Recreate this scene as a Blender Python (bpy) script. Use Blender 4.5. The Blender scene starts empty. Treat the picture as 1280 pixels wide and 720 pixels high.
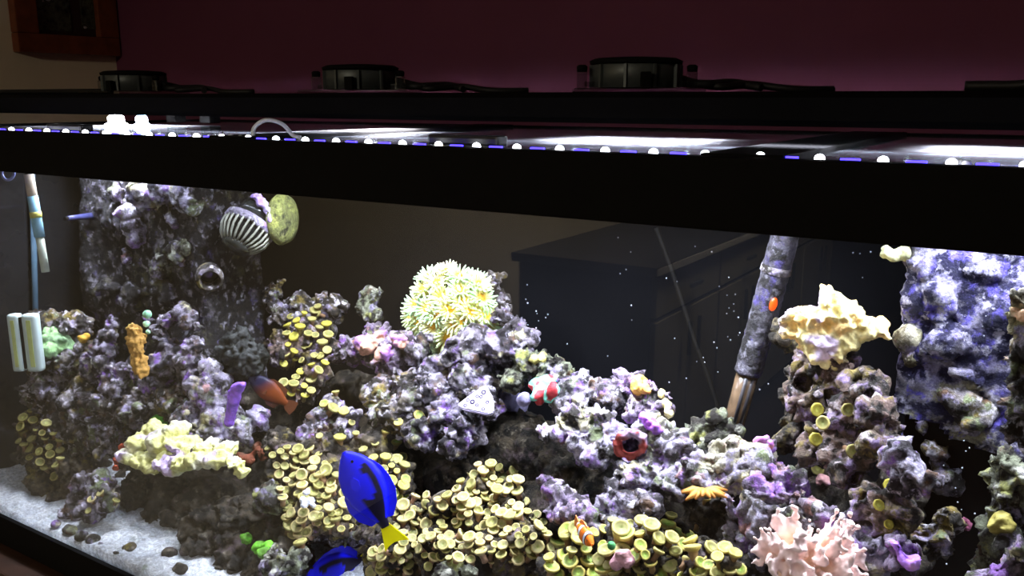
import bpy, bmesh, math, random
import numpy as np
from mathutils import Vector, Matrix, Quaternion
from mathutils.bvhtree import BVHTree

# ------------------------------------------------------------------ camera, world, exposure
SC = bpy.context.scene
COL = SC.collection
FPX = 1100.0
YAW = math.radians(32.7)
PIT = math.atan(238 / FPX)
CAM = Vector((0, -0.7, 1.55))
FW = Vector((-math.sin(YAW) * math.cos(PIT), math.cos(YAW) * math.cos(PIT), -math.sin(PIT)))
RT = Vector((math.cos(YAW), math.sin(YAW), 0))
UP = RT.cross(FW)
cam = bpy.data.cameras.new('camera')
cam.sensor_width = 36
cam.lens = 36 * FPX / 1280
cam.clip_start = 0.02
camo = bpy.data.objects.new('camera', cam)
COL.objects.link(camo)
camo.matrix_world = Matrix.Translation(CAM) @ Matrix((RT, UP, -FW)).transposed().to_4x4()
SC.camera = camo
SC.view_settings.view_transform = 'Standard'
SC.view_settings.look = 'None'
SC.view_settings.exposure = 0
SC.view_settings.gamma = 1
SC.view_settings.use_curve_mapping = False
w = bpy.data.worlds.new('world')
SC.world = w
w.use_nodes = True
w.node_tree.nodes['Background'].inputs[0].default_value = (0.9, 0.75, 0.62, 1)
w.node_tree.nodes['Background'].inputs[1].default_value = 0.012


def area_light(name, loc, sx, sy, power, color, spread=180):
    l = bpy.data.lights.new(name, 'AREA')
    l.shape = 'RECTANGLE'
    l.size, l.size_y, l.energy, l.color = sx, sy, power, color
    o = bpy.data.objects.new(name, l)
    o.location = loc
    l.spread = math.radians(spread)
    COL.objects.link(o)
    return o


LAMPX = (-1.42, -0.888, -0.455, -0.04)       # fan-cooled heads on the hood
for i, x in enumerate(LAMPX):
    area_light('led_panel_light', (x, 0.27, 1.522), 0.17, 0.12, (13.5, 12, 10.2, 6.4)[i], (0.93, 0.92, 1.0), 140)
area_light('led_strip_light', (-0.72, 0.17, 1.522), 1.7, 0.03, 3.2, (0.8, 0.83, 1.0), 150)
area_light('added_ceiling_light', (-0.75, -3.0, 2.43), 0.4, 0.4, 40, (1.0, 0.86, 0.66))  # unseen lamp, added to brighten the counter reflected in the front glass


# ------------------------------------------------------------------ helpers
def ray(px, py):
    return FW * FPX + RT * (px - 640) + UP * (360 - py)


def at(px, py, Y):
    v = ray(px, py)
    return CAM + v * ((Y + 0.7) / v.y)


def at_z(px, py, z):
    v = ray(px, py)
    return CAM + v * ((z - CAM.z) / v.z)


def at_x(px, py, x):
    v = ray(px, py)
    return CAM + v * (x / v.x)


def depth_of(p):
    return (Vector(p) - CAM).dot(FW)


def px2m(p):
    return depth_of(p) / FPX


def tag(o, label=None, cat=None, group=None, kind=None):
    if label: o['label'] = label
    if cat: o['category'] = cat
    if group: o['group'] = group
    if kind: o['kind'] = kind
    return o


def link(name, me, mats=None, parent=None, loc=None):
    if mats is not None:
        for m in (mats if isinstance(mats, (list, tuple)) else [mats]):
            me.materials.append(m)
    o = bpy.data.objects.new(name, me)
    COL.objects.link(o)
    if loc is not None: o.location = loc
    if parent is not None: o.parent = parent
    return o


def empty(name, loc, label, cat, group=None):
    o = bpy.data.objects.new(name, None)
    o.empty_display_size = 0.02
    o.location = loc
    COL.objects.link(o)
    return tag(o, label, cat, group)


def me_from(bm, name='m', smooth=False):
    me = bpy.data.meshes.new(name)
    bm.normal_update()
    bm.to_mesh(me)
    bm.free()
    if smooth:
        me.polygons.foreach_set('use_smooth', [True] * len(me.polygons))
    return me


def bm_box(bm, c, s, mi=0, bev=0.0):
    r = bmesh.ops.create_cube(bm, size=1.0, matrix=Matrix.Translation(c) @ Matrix.Diagonal((s[0], s[1], s[2], 1)))
    vs = r['verts']
    fs = set(f for v in vs for f in v.link_faces)
    for f in fs: f.material_index = mi
    if bev > 0:
        es = list(set(e for f in fs for e in f.edges))
        q = bmesh.ops.bevel(bm, geom=es, offset=bev, segments=2, profile=0.7, affect='EDGES')
        for f in q['faces']: f.material_index = mi


def box(name, x0, x1, y0, y1, z0, z1, m, parent=None, bev=0.0, org=None):
    bm = bmesh.new()
    o = Vector(org) if org is not None else Vector((0, 0, 0))
    bm_box(bm, Vector(((x0 + x1) / 2, (y0 + y1) / 2, (z0 + z1) / 2)) - o, (x1 - x0, y1 - y0, z1 - z0), 0, bev)
    return link(name, me_from(bm, name), m, parent, None if parent is not None else o)


def tube_mesh(pts, rad, seg=10, caps=True):
    """tube along points; rad float or list"""
    pts = [Vector(p) for p in pts]
    n = len(pts)
    if not isinstance(rad, (list, tuple)): rad = [rad] * n
    verts, faces = [], []
    t0 = (pts[1] - pts[0]).normalized()
    ref = t0.orthogonal().normalized()
    for i, p in enumerate(pts):
        t = (pts[min(i + 1, n - 1)] - pts[max(i - 1, 0)]).normalized()
        ref = (ref - t * ref.dot(t)).normalized()
        b = t.cross(ref)
        for k in range(seg):
            a = 2 * math.pi * k / seg
            verts.append(p + (ref * math.cos(a) + b * math.sin(a)) * rad[i])
    for i in range(n - 1):
        for k in range(seg):
            a, b2 = i * seg + k, i * seg + (k + 1) % seg
            faces.append((a, b2, b2 + seg, a + seg))
    if caps:
        faces.append(tuple(range(seg - 1, -1, -1)))
        faces.append(tuple(range((n - 1) * seg, n * seg)))
    me = bpy.data.meshes.new('tube')
    me.from_pydata([tuple(v) for v in verts], [], faces)
    me.polygons.foreach_set('use_smooth', [len(p.vertices) == 4 for p in me.polygons])
    me.update()
    return me


def curve_pts(ctrl, n=24):
    """Catmull-Rom through control points"""
    c = [Vector(p) for p in ctrl]
    c = [c[0] * 2 - c[1]] + c + [c[-1] * 2 - c[-2]]
    out = []
    segs = len(c) - 3
    for i in range(n + 1):
        u = i / n * segs
        k = min(int(u), segs - 1)
        t = u - k
        p0, p1, p2, p3 = c[k:k + 4]
        out.append(0.5 * ((2 * p1) + (p2 - p0) * t + (2 * p0 - 5 * p1 + 4 * p2 - p3) * t * t + (3 * p1 - p0 - 3 * p2 + p3) * t ** 3))
    return out


def lathe(prof, seg=24, mats=None, closed=False):
    """prof list of (r,z[,mi]); around Z"""
    verts, faces, mi = [], [], []
    n = len(prof)
    for p in prof:
        for k in range(seg):
            a = 2 * math.pi * k / seg
            verts.append((p[0] * math.cos(a), p[0] * math.sin(a), p[1]))
    for i in range(n - 1):
        for k in range(seg):
            a, b = i * seg + k, i * seg + (k + 1) % seg
            faces.append((a, b, b + seg, a + seg))
            mi.append(prof[i + 1][2] if len(prof[i + 1]) > 2 else 0)
    if not closed:
        faces.append(tuple(range(seg - 1, -1, -1))); mi.append(prof[0][2] if len(prof[0]) > 2 else 0)
        faces.append(tuple(range((n - 1) * seg, n * seg))); mi.append(prof[-1][2] if len(prof[-1]) > 2 else 0)
    me = bpy.data.meshes.new('lathe')
    me.from_pydata(verts, [], faces)
    me.polygons.foreach_set('material_index', mi)
    me.polygons.foreach_set('use_smooth', [len(p.vertices) == 4 for p in me.polygons])
    me.update()
    return me


def set_colors(me, cols):
    at_ = me.color_attributes.new('Col', 'FLOAT_COLOR', 'POINT')
    a = np.ones((len(me.vertices), 4), dtype=np.float32)
    a[:, :3] = cols
    at_.data.foreach_set('color', a.ravel())


# ---- numpy noise
RS = np.random.RandomState(7)
LAT = RS.rand(64, 64, 64).astype(np.float32)
JIT = RS.rand(32, 32, 32, 3).astype(np.float32)


def vnoise(p):
    i = np.floor(p).astype(int)
    f = (p - i).astype(np.float32)
    f = f * f * (3 - 2 * f)
    i0 = i & 63
    i1 = (i + 1) & 63
    x0, y0, z0 = i0.T
    x1, y1, z1 = i1.T
    fx, fy, fz = f.T
    a = LAT[x0, y0, z0] * (1 - fx) + LAT[x1, y0, z0] * fx
    b = LAT[x0, y1, z0] * (1 - fx) + LAT[x1, y1, z0] * fx
    c = LAT[x0, y0, z1] * (1 - fx) + LAT[x1, y0, z1] * fx
    d = LAT[x0, y1, z1] * (1 - fx) + LAT[x1, y1, z1] * fx
    a = a * (1 - fy) + b * fy
    c = c * (1 - fy) + d * fy
    return (a * (1 - fz) + c * fz) * 2 - 1


def fbm(p, o=3):
    s, a = 0, 1.0
    for k in range(o):
        s = s + a * vnoise(p * 2 ** k + 17.3 * k)
        a *= 0.5
    return s


def worley(p):
    i = np.floor(p).astype(int)
    f = p - i
    best = np.full(len(p), 9.0)
    for dx in (-1, 0, 1):
        for dy in (-1, 0, 1):
            for dz in (-1, 0, 1):
                q = (i + np.array((dx, dy, dz))) & 31
                j = JIT[q[:, 0], q[:, 1], q[:, 2]] + np.array((dx, dy, dz)) - f
                best = np.minimum(best, (j * j).sum(1))
    return np.sqrt(best)


def sstep(a, b, x):
    t = np.clip((x - a) / (b - a), 0, 1)
    return t * t * (3 - 2 * t)


# ------------------------------------------------------------------ materials
def srgb(r, g, b):
    f = lambda c: (c / 255 / 12.92) if c <= 10 else ((c / 255 + 0.055) / 1.055) ** 2.4
    return (f(r), f(g), f(b), 1)


class NT:
    def __init__(self, m):
        m.use_nodes = True
        self.t = m.node_tree
        self.n, self.l = self.t.nodes, self.t.links
        self.bsdf = self.n.get('Principled BSDF')
        self.out = self.n.get('Material Output')

    def add(self, kind, **kw):
        nd = self.n.new(kind)
        for k, v in kw.items():
            if k in nd.inputs: nd.inputs[k].default_value = v
            else: setattr(nd, k, v)
        return nd

    def pos(self):
        if not hasattr(self, '_p'): self._p = self.add('ShaderNodeNewGeometry').outputs['Position']
        return self._p

    def noise(self, scale, detail=3, rough=0.55, vec=None):
        nd = self.add('ShaderNodeTexNoise')
        nd.inputs['Scale'].default_value = scale
        nd.inputs['Detail'].default_value = detail
        nd.inputs['Roughness'].default_value = rough
        self.l.new(vec or self.pos(), nd.inputs['Vector'])
        return nd.outputs['Fac']

    def ramp(self, src, stops):
        nd = self.add('ShaderNodeValToRGB')
        cr = nd.color_ramp
        while len(cr.elements) < len(stops): cr.elements.new(0.5)
        for e, (p, c) in zip(cr.elements, stops):
            e.position = p
            e.color = c if len(c) == 4 else (*c, 1)
        self.l.new(src, nd.inputs[0])
        return nd.outputs[0]

    def mix(self, fac, a, b, blend='MIX'):
        nd = self.add('ShaderNodeMix', data_type='RGBA', blend_type=blend)
        for s, v in ((0, fac), (6, a), (7, b)):
            if isinstance(v, (int, float)): nd.inputs[s].default_value = v
            elif isinstance(v, tuple): nd.inputs[s].default_value = v
            else: self.l.new(v, nd.inputs[s])
        return nd.outputs[2]

    def bump(self, src, strength=0.5, dist=0.002):
        nd = self.add('ShaderNodeBump')
        nd.inputs['Strength'].default_value = strength
        nd.inputs['Distance'].default_value = dist
        self.l.new(src, nd.inputs['Height'])
        self.l.new(nd.outputs[0], self.bsdf.inputs['Normal'])


W1, K1 = (1, 1, 1, 1), (0, 0, 0, 1)


def mat(name, col, rough=0.5, metal=0.0, var=0.12, scale=60, bump=0.0, spec=0.5, emit=None, estr=0.0):
    m = bpy.data.materials.new(name)
    t = NT(m)
    n = t.noise(scale, 4)
    v = t.ramp(n, [(0.3, (1 - var,) * 3), (0.7, (1 + var,) * 3)])
    c = t.mix(1.0, col, v, 'MULTIPLY')
    t.l.new(c, t.bsdf.inputs['Base Color'])
    t.bsdf.inputs['Roughness'].default_value = rough
    t.bsdf.inputs['Metallic'].default_value = metal
    t.bsdf.inputs['Specular IOR Level'].default_value = spec
    if emit:
        t.bsdf.inputs['Emission Color'].default_value = emit
        t.bsdf.inputs['Emission Strength'].default_value = estr
    if bump: t.bump(n, bump)
    return m


def attr_mat(name, rough=0.6, spec=0.3, var=0.1, scale=200, bump=0.0, sss=0.0):
    m = bpy.data.materials.new(name)
    t = NT(m)
    a = t.add('ShaderNodeAttribute', attribute_name='Col')
    n = t.noise(scale, 3)
    v = t.ramp(n, [(0.3, (1 - var,) * 3), (0.7, (1 + var,) * 3)])
    t.l.new(t.mix(1.0, a.outputs['Color'], v, 'MULTIPLY'), t.bsdf.inputs['Base Color'])
    t.bsdf.inputs['Roughness'].default_value = rough
    t.bsdf.inputs['Specular IOR Level'].default_value = spec
    if bump: t.bump(n, bump)
    return m


def thin_glass(name, tint=(0.97, 0.98, 0.98, 1), rough=0.0, ior=1.5, bump=0.0, bscale=30, dirt=0.0):
    m = bpy.data.materials.new(name)
    t = NT(m)
    t.n.remove(t.bsdf)
    tr = t.add('ShaderNodeBsdfTransparent'); tr.inputs[0].default_value = tint
    gl = t.add('ShaderNodeBsdfGlossy'); gl.inputs['Roughness'].default_value = rough
    fr = t.add('ShaderNodeFresnel')
    t.pos()
    geo = next(n for n in t.n if n.type == 'NEW_GEOMETRY')
    mr = t.add('ShaderNodeMapRange')          # same reflectance from either side of the pane
    mr.inputs['To Min'].default_value = ior
    mr.inputs['To Max'].default_value = 1 / ior
    t.l.new(geo.outputs['Backfacing'], mr.inputs['Value'])
    t.l.new(mr.outputs[0], fr.inputs['IOR'])
    if bump:
        b = t.add('ShaderNodeBump'); b.inputs['Strength'].default_value = bump; b.inputs['Distance'].default_value = 0.001
        t.l.new(t.noise(bscale, 3), b.inputs['Height'])
        t.l.new(b.outputs[0], gl.inputs['Normal'])
    mx = t.add('ShaderNodeMixShader')
    t.l.new(fr.outputs[0], mx.inputs[0]); t.l.new(tr.outputs[0], mx.inputs[1]); t.l.new(gl.outputs[0], mx.inputs[2])
    last = mx
    if dirt:
        df = t.add('ShaderNodeBsdfDiffuse'); df.inputs[0].default_value = (0.75, 0.8, 0.9, 1)
        m2 = t.add('ShaderNodeMixShader')
        t.l.new(t.ramp(t.noise(14, 5, 0.65), [(0.42, (0.02,) * 3), (0.75, (dirt,) * 3)]), m2.inputs[0])
        t.l.new(mx.outputs[0], m2.inputs[1]); t.l.new(df.outputs[0], m2.inputs[2])
        last = m2
    t.l.new(last.outputs[0], t.out.inputs['Surface'])
    return m


def rock_mat(name, a, b, accent, dark, light, acc=0.5, drk=0.5, lgt=0.5, gain=1.0, extra=None):
    m = bpy.data.materials.new(name)
    t = NT(m)

    def layer(c, col, scale, cover, shift, soft=0.05, rough=0.62):
        vec = t.add('ShaderNodeVectorMath', operation='ADD'); vec.inputs[1].default_value = shift
        t.l.new(t.pos(), vec.inputs[0])
        th = 0.5 + (0.5 - cover) * 0.36
        return t.mix(t.ramp(t.noise(scale, 5, rough, vec.outputs[0]), [(th - soft * 0.5, K1), (th + soft * 0.5, W1)]), c, col)

    c = layer(a, b, 24, 0.5, (0, 0, 0), 0.14)
    if extra:
        for i, (col, scale, cover) in enumerate(extra): c = layer(c, col, scale, cover, (5.0 + i * 3.3, i * 1.7, 2.1), 0.06)
    c = layer(c, accent, 38, acc * 0.62, (1.1, 4.4, 9.2), 0.07)
    c = layer(c, dark, 44, drk * 0.78, (3.1, 7.7, 1.3), 0.1)
    c = layer(c, light, 64, lgt * 0.42, (13.1, 2.7, 5.3), 0.1)
    f = t.noise(170, 4, 0.75)
    c = t.mix(1.0, c, t.ramp(f, [(0.3, (0.42 * gain,) * 3), (0.52, (0.88 * gain,) * 3), (0.72, (1.35 * gain,) * 3)]), 'MULTIPLY')
    t.l.new(c, t.bsdf.inputs['Base Color'])
    t.bsdf.inputs['Roughness'].default_value = 0.7
    t.bsdf.inputs['Specular IOR Level'].default_value = 0.4
    t.bump(t.noise(210, 5, 0.75), 1.0, 0.006)
    return m


M = {}
M['maroon'] = mat('maroon_paint', srgb(110, 52, 78), 0.85, var=0.05, scale=4, bump=0.05)
M['cream'] = mat('cream_paint', srgb(250, 236, 204), 0.85, var=0.04, scale=4, bump=0.05)
M['floor'] = mat('wood_floor', srgb(62, 44, 32), 0.5, var=0.25, scale=8)
M['white_paint'] = mat('white_paint', srgb(210, 205, 195), 0.8, var=0.03)
M['black'] = mat('black_plastic', srgb(12, 11, 11), 0.8, var=0.15, spec=0.15)
M['black_gloss'] = mat('black_gloss', srgb(12, 12, 13), 0.3, var=0.1)
M['hood'] = mat('hood_black', srgb(8, 7, 8), 0.8, var=0.15, spec=0.12)
M['hood_grey'] = mat('hood_grey', srgb(34, 36, 38), 0.5, var=0.1)
M['grey_metal'] = mat('grey_metal', srgb(92, 98, 98), 0.45, 0.4, var=0.15, scale=30)
M['stand'] = mat('stand_wood', srgb(58, 36, 24), 0.5, var=0.3, scale=25)
M['wood_frame'] = mat('picture_wood', srgb(128, 66, 36), 0.4, var=0.25, scale=40)
M['clear'] = thin_glass('clear_plastic', (0.75, 0.76, 0.76, 1), 0.15)
M['glass'] = thin_glass('tank_glass', (0.97, 0.98, 0.985, 1), 0.0)
M['lid'] = thin_glass('lid_glass', (0.95, 0.97, 0.98, 1), 0.05, bump=0.25, bscale=40, dirt=0.12)
M['water'] = thin_glass('water', (0.97, 0.985, 1.0, 1), 0.02, 1.33, bump=0.6, bscale=22)
M['led_white'] = mat('led_white', (1, 1, 1, 1), 0.3, emit=(0.9, 0.93, 1, 1), estr=14)
M['led_blue'] = mat('led_blue', (0.1, 0.1, 0.9, 1), 0.3, emit=(0.05, 0.03, 1, 1), estr=5)
M['white_plastic'] = mat('white_plastic', srgb(225, 228, 230), 0.35, var=0.05)
M['sand'] = rock_mat('sand', srgb(216, 222, 232), srgb(228, 232, 238), srgb(190, 200, 206), srgb(160, 170, 160), srgb(244, 247, 250), 0.25, 0.15, 0.7, 1.15)
OL, CR, BR, LI, PU, GN = srgb(134, 118, 58), srgb(206, 198, 160), srgb(104, 78, 58), srgb(170, 160, 196), srgb(148, 108, 196), srgb(122, 132, 96)
DK = srgb(38, 33, 28)
PK = srgb(186, 142, 140)
M['r_grey'] = rock_mat('rock_grey', srgb(144, 136, 148), srgb(112, 104, 94), LI, DK, srgb(216, 210, 220), 0.4, 0.66, 0.6, 1.25, [(OL, 18, 0.38), (BR, 26, 0.3), (GN, 30, 0.25)])
M['r_lilac'] = rock_mat('rock_lilac', srgb(152, 144, 166), srgb(128, 120, 126), PU, srgb(42, 37, 42), srgb(216, 210, 228), 0.38, 0.6, 0.55, 1.15, [(GN, 20, 0.26), (BR, 26, 0.28), (CR, 30, 0.15)])
M['r_olive'] = rock_mat('rock_olive', srgb(112, 100, 74), srgb(92, 80, 68), srgb(150, 136, 62), DK, srgb(166, 156, 144), 0.45, 0.65, 0.35, 1.0, [(srgb(130, 112, 120), 24, 0.25)])
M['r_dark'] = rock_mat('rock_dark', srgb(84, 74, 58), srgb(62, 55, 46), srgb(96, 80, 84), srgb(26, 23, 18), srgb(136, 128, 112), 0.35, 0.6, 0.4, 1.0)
M['r_pale'] = rock_mat('rock_pale', srgb(186, 178, 206), srgb(158, 150, 170), srgb(168, 132, 208), srgb(60, 55, 52), srgb(228, 224, 234), 0.42, 0.5, 0.55, 1.0, [(CR, 18, 0.3), (GN, 24, 0.24), (PK, 26, 0.15)])
M['r_mauve'] = rock_mat('rock_mauve', srgb(166, 148, 182), srgb(144, 130, 148), srgb(166, 116, 206), srgb(52, 43, 52), srgb(216, 200, 226), 0.5, 0.5, 0.5, 1.0, [(GN, 20, 0.24), (PK, 24, 0.25), (CR, 30, 0.15)])
M['r_brown'] = rock_mat('rock_brown', srgb(136, 112, 104), srgb(108, 92, 78), srgb(156, 134, 178), DK, srgb(200, 186, 190), 0.5, 0.55, 0.45, 1.0, [(OL, 22, 0.32), (CR, 30, 0.15)])
M['r_cream'] = rock_mat('rock_cream', srgb(208, 202, 156), srgb(194, 188, 168), LI, srgb(90, 82, 60), srgb(240, 236, 214), 0.5, 0.45, 0.6, 1.0, [(PK, 24, 0.25), (GN, 26, 0.2)])
M['r_green'] = rock_mat('rock_green', srgb(142, 148, 122), srgb(116, 118, 100), srgb(160, 162, 92), DK, srgb(204, 204, 188), 0.45, 0.6, 0.45, 1.0, [(LI, 22, 0.3), (BR, 26, 0.22)])
M['crust_l'] = rock_mat('crust_left', srgb(120, 114, 128), srgb(88, 84, 84), srgb(104, 92, 150), srgb(30, 28, 30), srgb(176, 172, 184), 0.4, 0.85, 0.45, 1.0, [(srgb(96, 92, 62), 14, 0.35)])
M['crust_r'] = rock_mat('crust_right', srgb(160, 154, 200), srgb(150, 146, 156), srgb(104, 92, 206), srgb(22, 18, 62), srgb(206, 202, 226), 0.6, 0.6, 0.4, 1.0, [(srgb(26, 22, 70), 16, 0.35), (srgb(170, 166, 140), 12, 0.3)])
M['backdrop'] = mat('backdrop_black', srgb(17, 17, 20), 0.9, var=0.3, scale=3, spec=0.08)
M['side_black'] = mat('side_black', srgb(30, 30, 32), 0.08, var=0.25, scale=5)

# ------------------------------------------------------------------ the room
XL = -2.17           # cream wall plane
YB = 0.75            # maroon wall plane
tag(box('wall_back', XL, 2.2, YB, YB + 0.1, 0, 2.5, M['maroon']), 'maroon painted wall behind the aquarium', 'wall', kind='structure')
tag(box('wall_left', XL - 0.1, XL, -6.0, YB + 0.1, 0, 2.5, M['cream']), 'cream painted side wall with the framed picture', 'wall', kind='structure')
tag(box('floor', XL - 0.1, 2.2, -6.0, YB + 0.1, -0.08, 0, M['floor']), 'dark brown wooden floor', 'floor', kind='structure')
tag(box('ceiling', XL - 0.1, 2.2, -6.0, YB + 0.1, 2.5, 2.58, M['white_paint']), 'plain white ceiling', 'ceiling', kind='structure')

# framed picture on the cream wall
pa, pb = at_x(16, 66, XL), at_x(143, 70, XL)
yl, yr, zb = pa.y, pb.y, (pa.z + pb.z) / 2
pic = empty('framed_picture', (XL, (yl + yr) / 2, zb), 'brown wooden multi-photo picture frame hanging on the cream wall', 'picture')
HP = 0.46
fw = 0.045


def pbox(name, y0, y1, z0, z1, d0, d1, m, bev=0.0, parent=None):
    return box(name, d0, d1, y0 - pic.location.y, y1 - pic.location.y, z0 - zb, z1 - zb, m, parent or pic, bev)


pbox('frame_rail', yl, yr, zb, zb + fw, 0.001, 0.03, M['wood_frame'], 0.004)
pbox('frame_rail', yl, yr, zb + HP - fw, zb + HP, 0.001, 0.03, M['wood_frame'], 0.004)
pbox('frame_stile', yl, yl + fw * 1.2, zb + fw, zb + HP - fw, 0.001, 0.03, M['wood_frame'], 0.004)
pbox('frame_stile', yr - fw * 1.2, yr, zb + fw, zb + HP - fw, 0.001, 0.03, M['wood_frame'], 0.004)
pbox('mat_board', yl + fw, yr - fw, zb + fw, zb + HP - fw, 0.002, 0.012, mat('mat_board', srgb(52, 26, 20), 0.7))


def photo_mat(name, s):
    m = bpy.data.materials.new(name)
    t = NT(m)
    v = t.add('ShaderNodeVectorMath', operation='ADD'); v.inputs[1].default_value = (s, s * 2, s * 3)
    t.l.new(t.pos(), v.inputs[0])
    c = t.ramp(t.noise(22, 4, 0.6, v.outputs[0]), [(0.35, srgb(30, 32, 28)), (0.5, srgb(84, 88, 70)), (0.56, srgb(40, 38, 34)), (0.64, srgb(220, 210, 196))])
    t.l.new(c, t.bsdf.inputs['Base Color'])
    t.bsdf.inputs['Roughness'].default_value = 0.25
    return m


wd = yr - yl
for i, (a, b, c, d) in enumerate(((0.15, 0.55, 0.12, 0.42), (0.66, 0.86, 0.14, 0.44), (0.15, 0.42, 0.50, 0.85), (0.50, 0.86, 0.50, 0.85))):
    pbox('photograph', yl + wd * a, yl + wd * b, zb + HP * c, zb + HP * d, 0.012, 0.014, photo_mat('photo', i * 3.7))

# kitchen counter across the room (seen as a reflection in the front glass)
KX = -1.25
kc = empty('kitchen_counter', (KX - 0.3, -3.6, 0), 'pale kitchen counter with drawers and doors across the room', 'counter')
M['kitchen'] = mat('kitchen_paint', srgb(176, 168, 136), 0.5, var=0.06)
M['ktop'] = mat('kitchen_top', srgb(60, 58, 52), 0.4, var=0.06)
M['ktrim'] = mat('kitchen_trim', srgb(236, 232, 220), 0.3, var=0.04)
M['kgap'] = mat('kitchen_gap', srgb(40, 36, 30), 0.7)


def kbox(name, x0, x1, y0, y1, z0, z1, m, parent=None, bev=0.0):
    return box(name, x0 - kc.location.x, x1 - kc.location.x, y0 + 3.6, y1 + 3.6, z0, z1, m, parent or kc, bev)


kbox('carcass', KX - 0.58, KX - 0.02, -5.0, -2.2, 0.08, 0.92, M['kgap'])
kbox('plinth', KX - 0.53, KX - 0.06, -4.95, -2.25, 0.0, 0.08, M['kgap'])
kbox('worktop_edge', KX + 0.02, KX + 0.026, -5.03, -2.17, 0.925, 0.95, M['ktrim'])
kbox('worktop', KX - 0.6, KX + 0.02, -5.03, -2.17, 0.92, 0.955, M['ktop'], None, 0.004)
for k in range(4):
    y1 = -2.22 - k * 0.69
    y0 = y1 - 0.67
    dr = kbox('drawer', KX - 0.02, KX, y0, y1, 0.755, 0.905, M['kitchen'], None, 0.003)
    h = kbox('handle', KX + 0.02, KX + 0.032, (y0 + y1) / 2 - 0.06, (y0 + y1) / 2 + 0.06, 0.825, 0.84, M['grey_metal'], None)
    h.parent = dr
    for (a, b, hy) in ((y0, (y0 + y1) / 2 - 0.004, -0.05), ((y0 + y1) / 2 + 0.004, y1, 0.05)):
        do = kbox('door', KX - 0.02, KX, a, b, 0.1, 0.735, M['kitchen'], None, 0.003)
        ym = (y0 + y1) / 2 + hy
        h = kbox('handle', KX + 0.02, KX + 0.032, ym - 0.007, ym + 0.007, 0.55, 0.69, M['grey_metal'], None)
        h.parent = do
cl = empty('added_ceiling_lamp', (-0.75, -3.0, 2.5), 'unseen round ceiling lamp added to light the kitchen counter', 'lamp')  # out of view, added as a source for the counter
link('lamp_base', lathe([(0.28, -0.03), (0.29, -0.015), (0.29, 0.0)], 24), M['grey_metal'], cl)
link('diffuser', lathe([(0.02, -0.062), (0.2, -0.055), (0.27, -0.03)], 24), mat('diffuser', (1, 1, 1, 1), 0.5, emit=(1, 0.86, 0.66, 1), estr=1.5), cl)

# ------------------------------------------------------------------ stand and tank
TX0, TX1, TY1 = -1.67, 0.26, 0.61
ZB0, ZB1, ZR0, ZR1 = 0.80, 0.853, 1.443, 1.503
st = empty('aquarium_stand', (-0.7, 0.3, 0), 'dark brown wooden cabinet stand under the aquarium', 'stand')


def sbox(name, x0, x1, y0, y1, z0, z1, m, parent=None, bev=0.0, base=None):
    b = base or st
    return box(name, x0 - b.location.x, x1 - b.location.x, y0 - b.location.y, y1 - b.location.y, z0 - b.location.z, z1 - b.location.z, m, parent or b, bev)


sbox('body', TX0 - 0.02, TX1 + 0.02, 0.0, TY1 + 0.02, 0.08, 0.77, M['stand'])
sbox('plinth', TX0, TX1, 0.02, TY1, 0, 0.08, M['stand'])
sbox('top_board', TX0 - 0.05, TX1 + 0.05, -0.06, TY1 + 0.04, 0.77, 0.80, M['stand'], None, 0.004)
for k in range(4):
    a = TX0 + 0.01 + k * 0.48
    d_ = sbox('door', a, a + 0.465, -0.02, 0.0, 0.1, 0.75, M['stand'], None, 0.004)
    kn = sbox('knob', a + (0.42 if k % 2 == 0 else 0.03), a + (0.435 if k % 2 == 0 else 0.045), -0.045, -0.02, 0.5, 0.515, M['grey_metal'], None, 0.004)
    kn.parent = d_

tk = empty('aquarium', (-0.7, 0.3, 0.80), 'long rimmed glass aquarium with black plastic frame on the stand', 'aquarium')
tbox = lambda *a, **k: sbox(*a, base=tk, **k)
tbox('front_pane', TX0, TX1, 0.0, 0.004, ZB0 + 0.01, ZR1 - 0.006, M['glass'])
tbox('back_pane', TX0, TX1, TY1 - 0.008, TY1, ZB0 + 0.01, ZR1 - 0.006, M['backdrop'])
tbox('side_pane', TX0, TX0 + 0.008, 0.004, TY1 - 0.008, ZB0 + 0.01, ZR1 - 0.006, M['side_black'])
tbox('side_pane', TX1 - 0.008, TX1, 0.004, TY1 - 0.008, ZB0 + 0.01, ZR1 - 0.006, M['side_black'])
tbox('base_pane', TX0, TX1, 0.0, TY1, ZB0 + 0.002, ZB0 + 0.012, M['black'])


def frame(name, z0, z1, inn, ledge):
    bm = bmesh.new()
    o = tk.location
    L, H = TX1 - TX0, z1 - z0
    xm, ym, zm = (TX0 + TX1) / 2, TY1 / 2, (z0 + z1) / 2
    for c, s in (((xm, -0.004, zm), (L + 0.02, 0.008, H)), ((xm, TY1 + 0.004, zm), (L + 0.02, 0.008, H)),
                 ((TX0 - 0.004, ym, zm), (0.008, TY1, H)), ((TX1 + 0.004, ym, zm), (0.008, TY1, H))):
        bm_box(bm, Vector(c) - o, s, 0, 0.0025)
    if ledge:
        for c, s in (((xm, 0.006, z1 - 0.003), (L, 0.012, 0.006)), ((xm, TY1 - 0.01, z1 - 0.003), (L, 0.02, 0.006)),
                     ((TX0 + 0.01, ym, z1 - 0.003), (0.02, TY1, 0.006)), ((TX1 - 0.01, ym, z1 - 0.003), (0.02, TY1, 0.006))):
            bm_box(bm, Vector(c) - o, s, 0, 0.001)
    return link(name, me_from(bm, name), M['black'], tk)


frame('bottom_rim', ZB0, ZB1, 0, False)
frame('top_rim', ZR0, ZR1, 0, True)
for bx in (-0.86, -0.235):
    tbox('cross_brace', bx - 0.035, bx + 0.035, 0.012, TY1 - 0.02, ZR1 - 0.012, ZR1 + 0.002, M['black'], bev=0.002)

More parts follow.
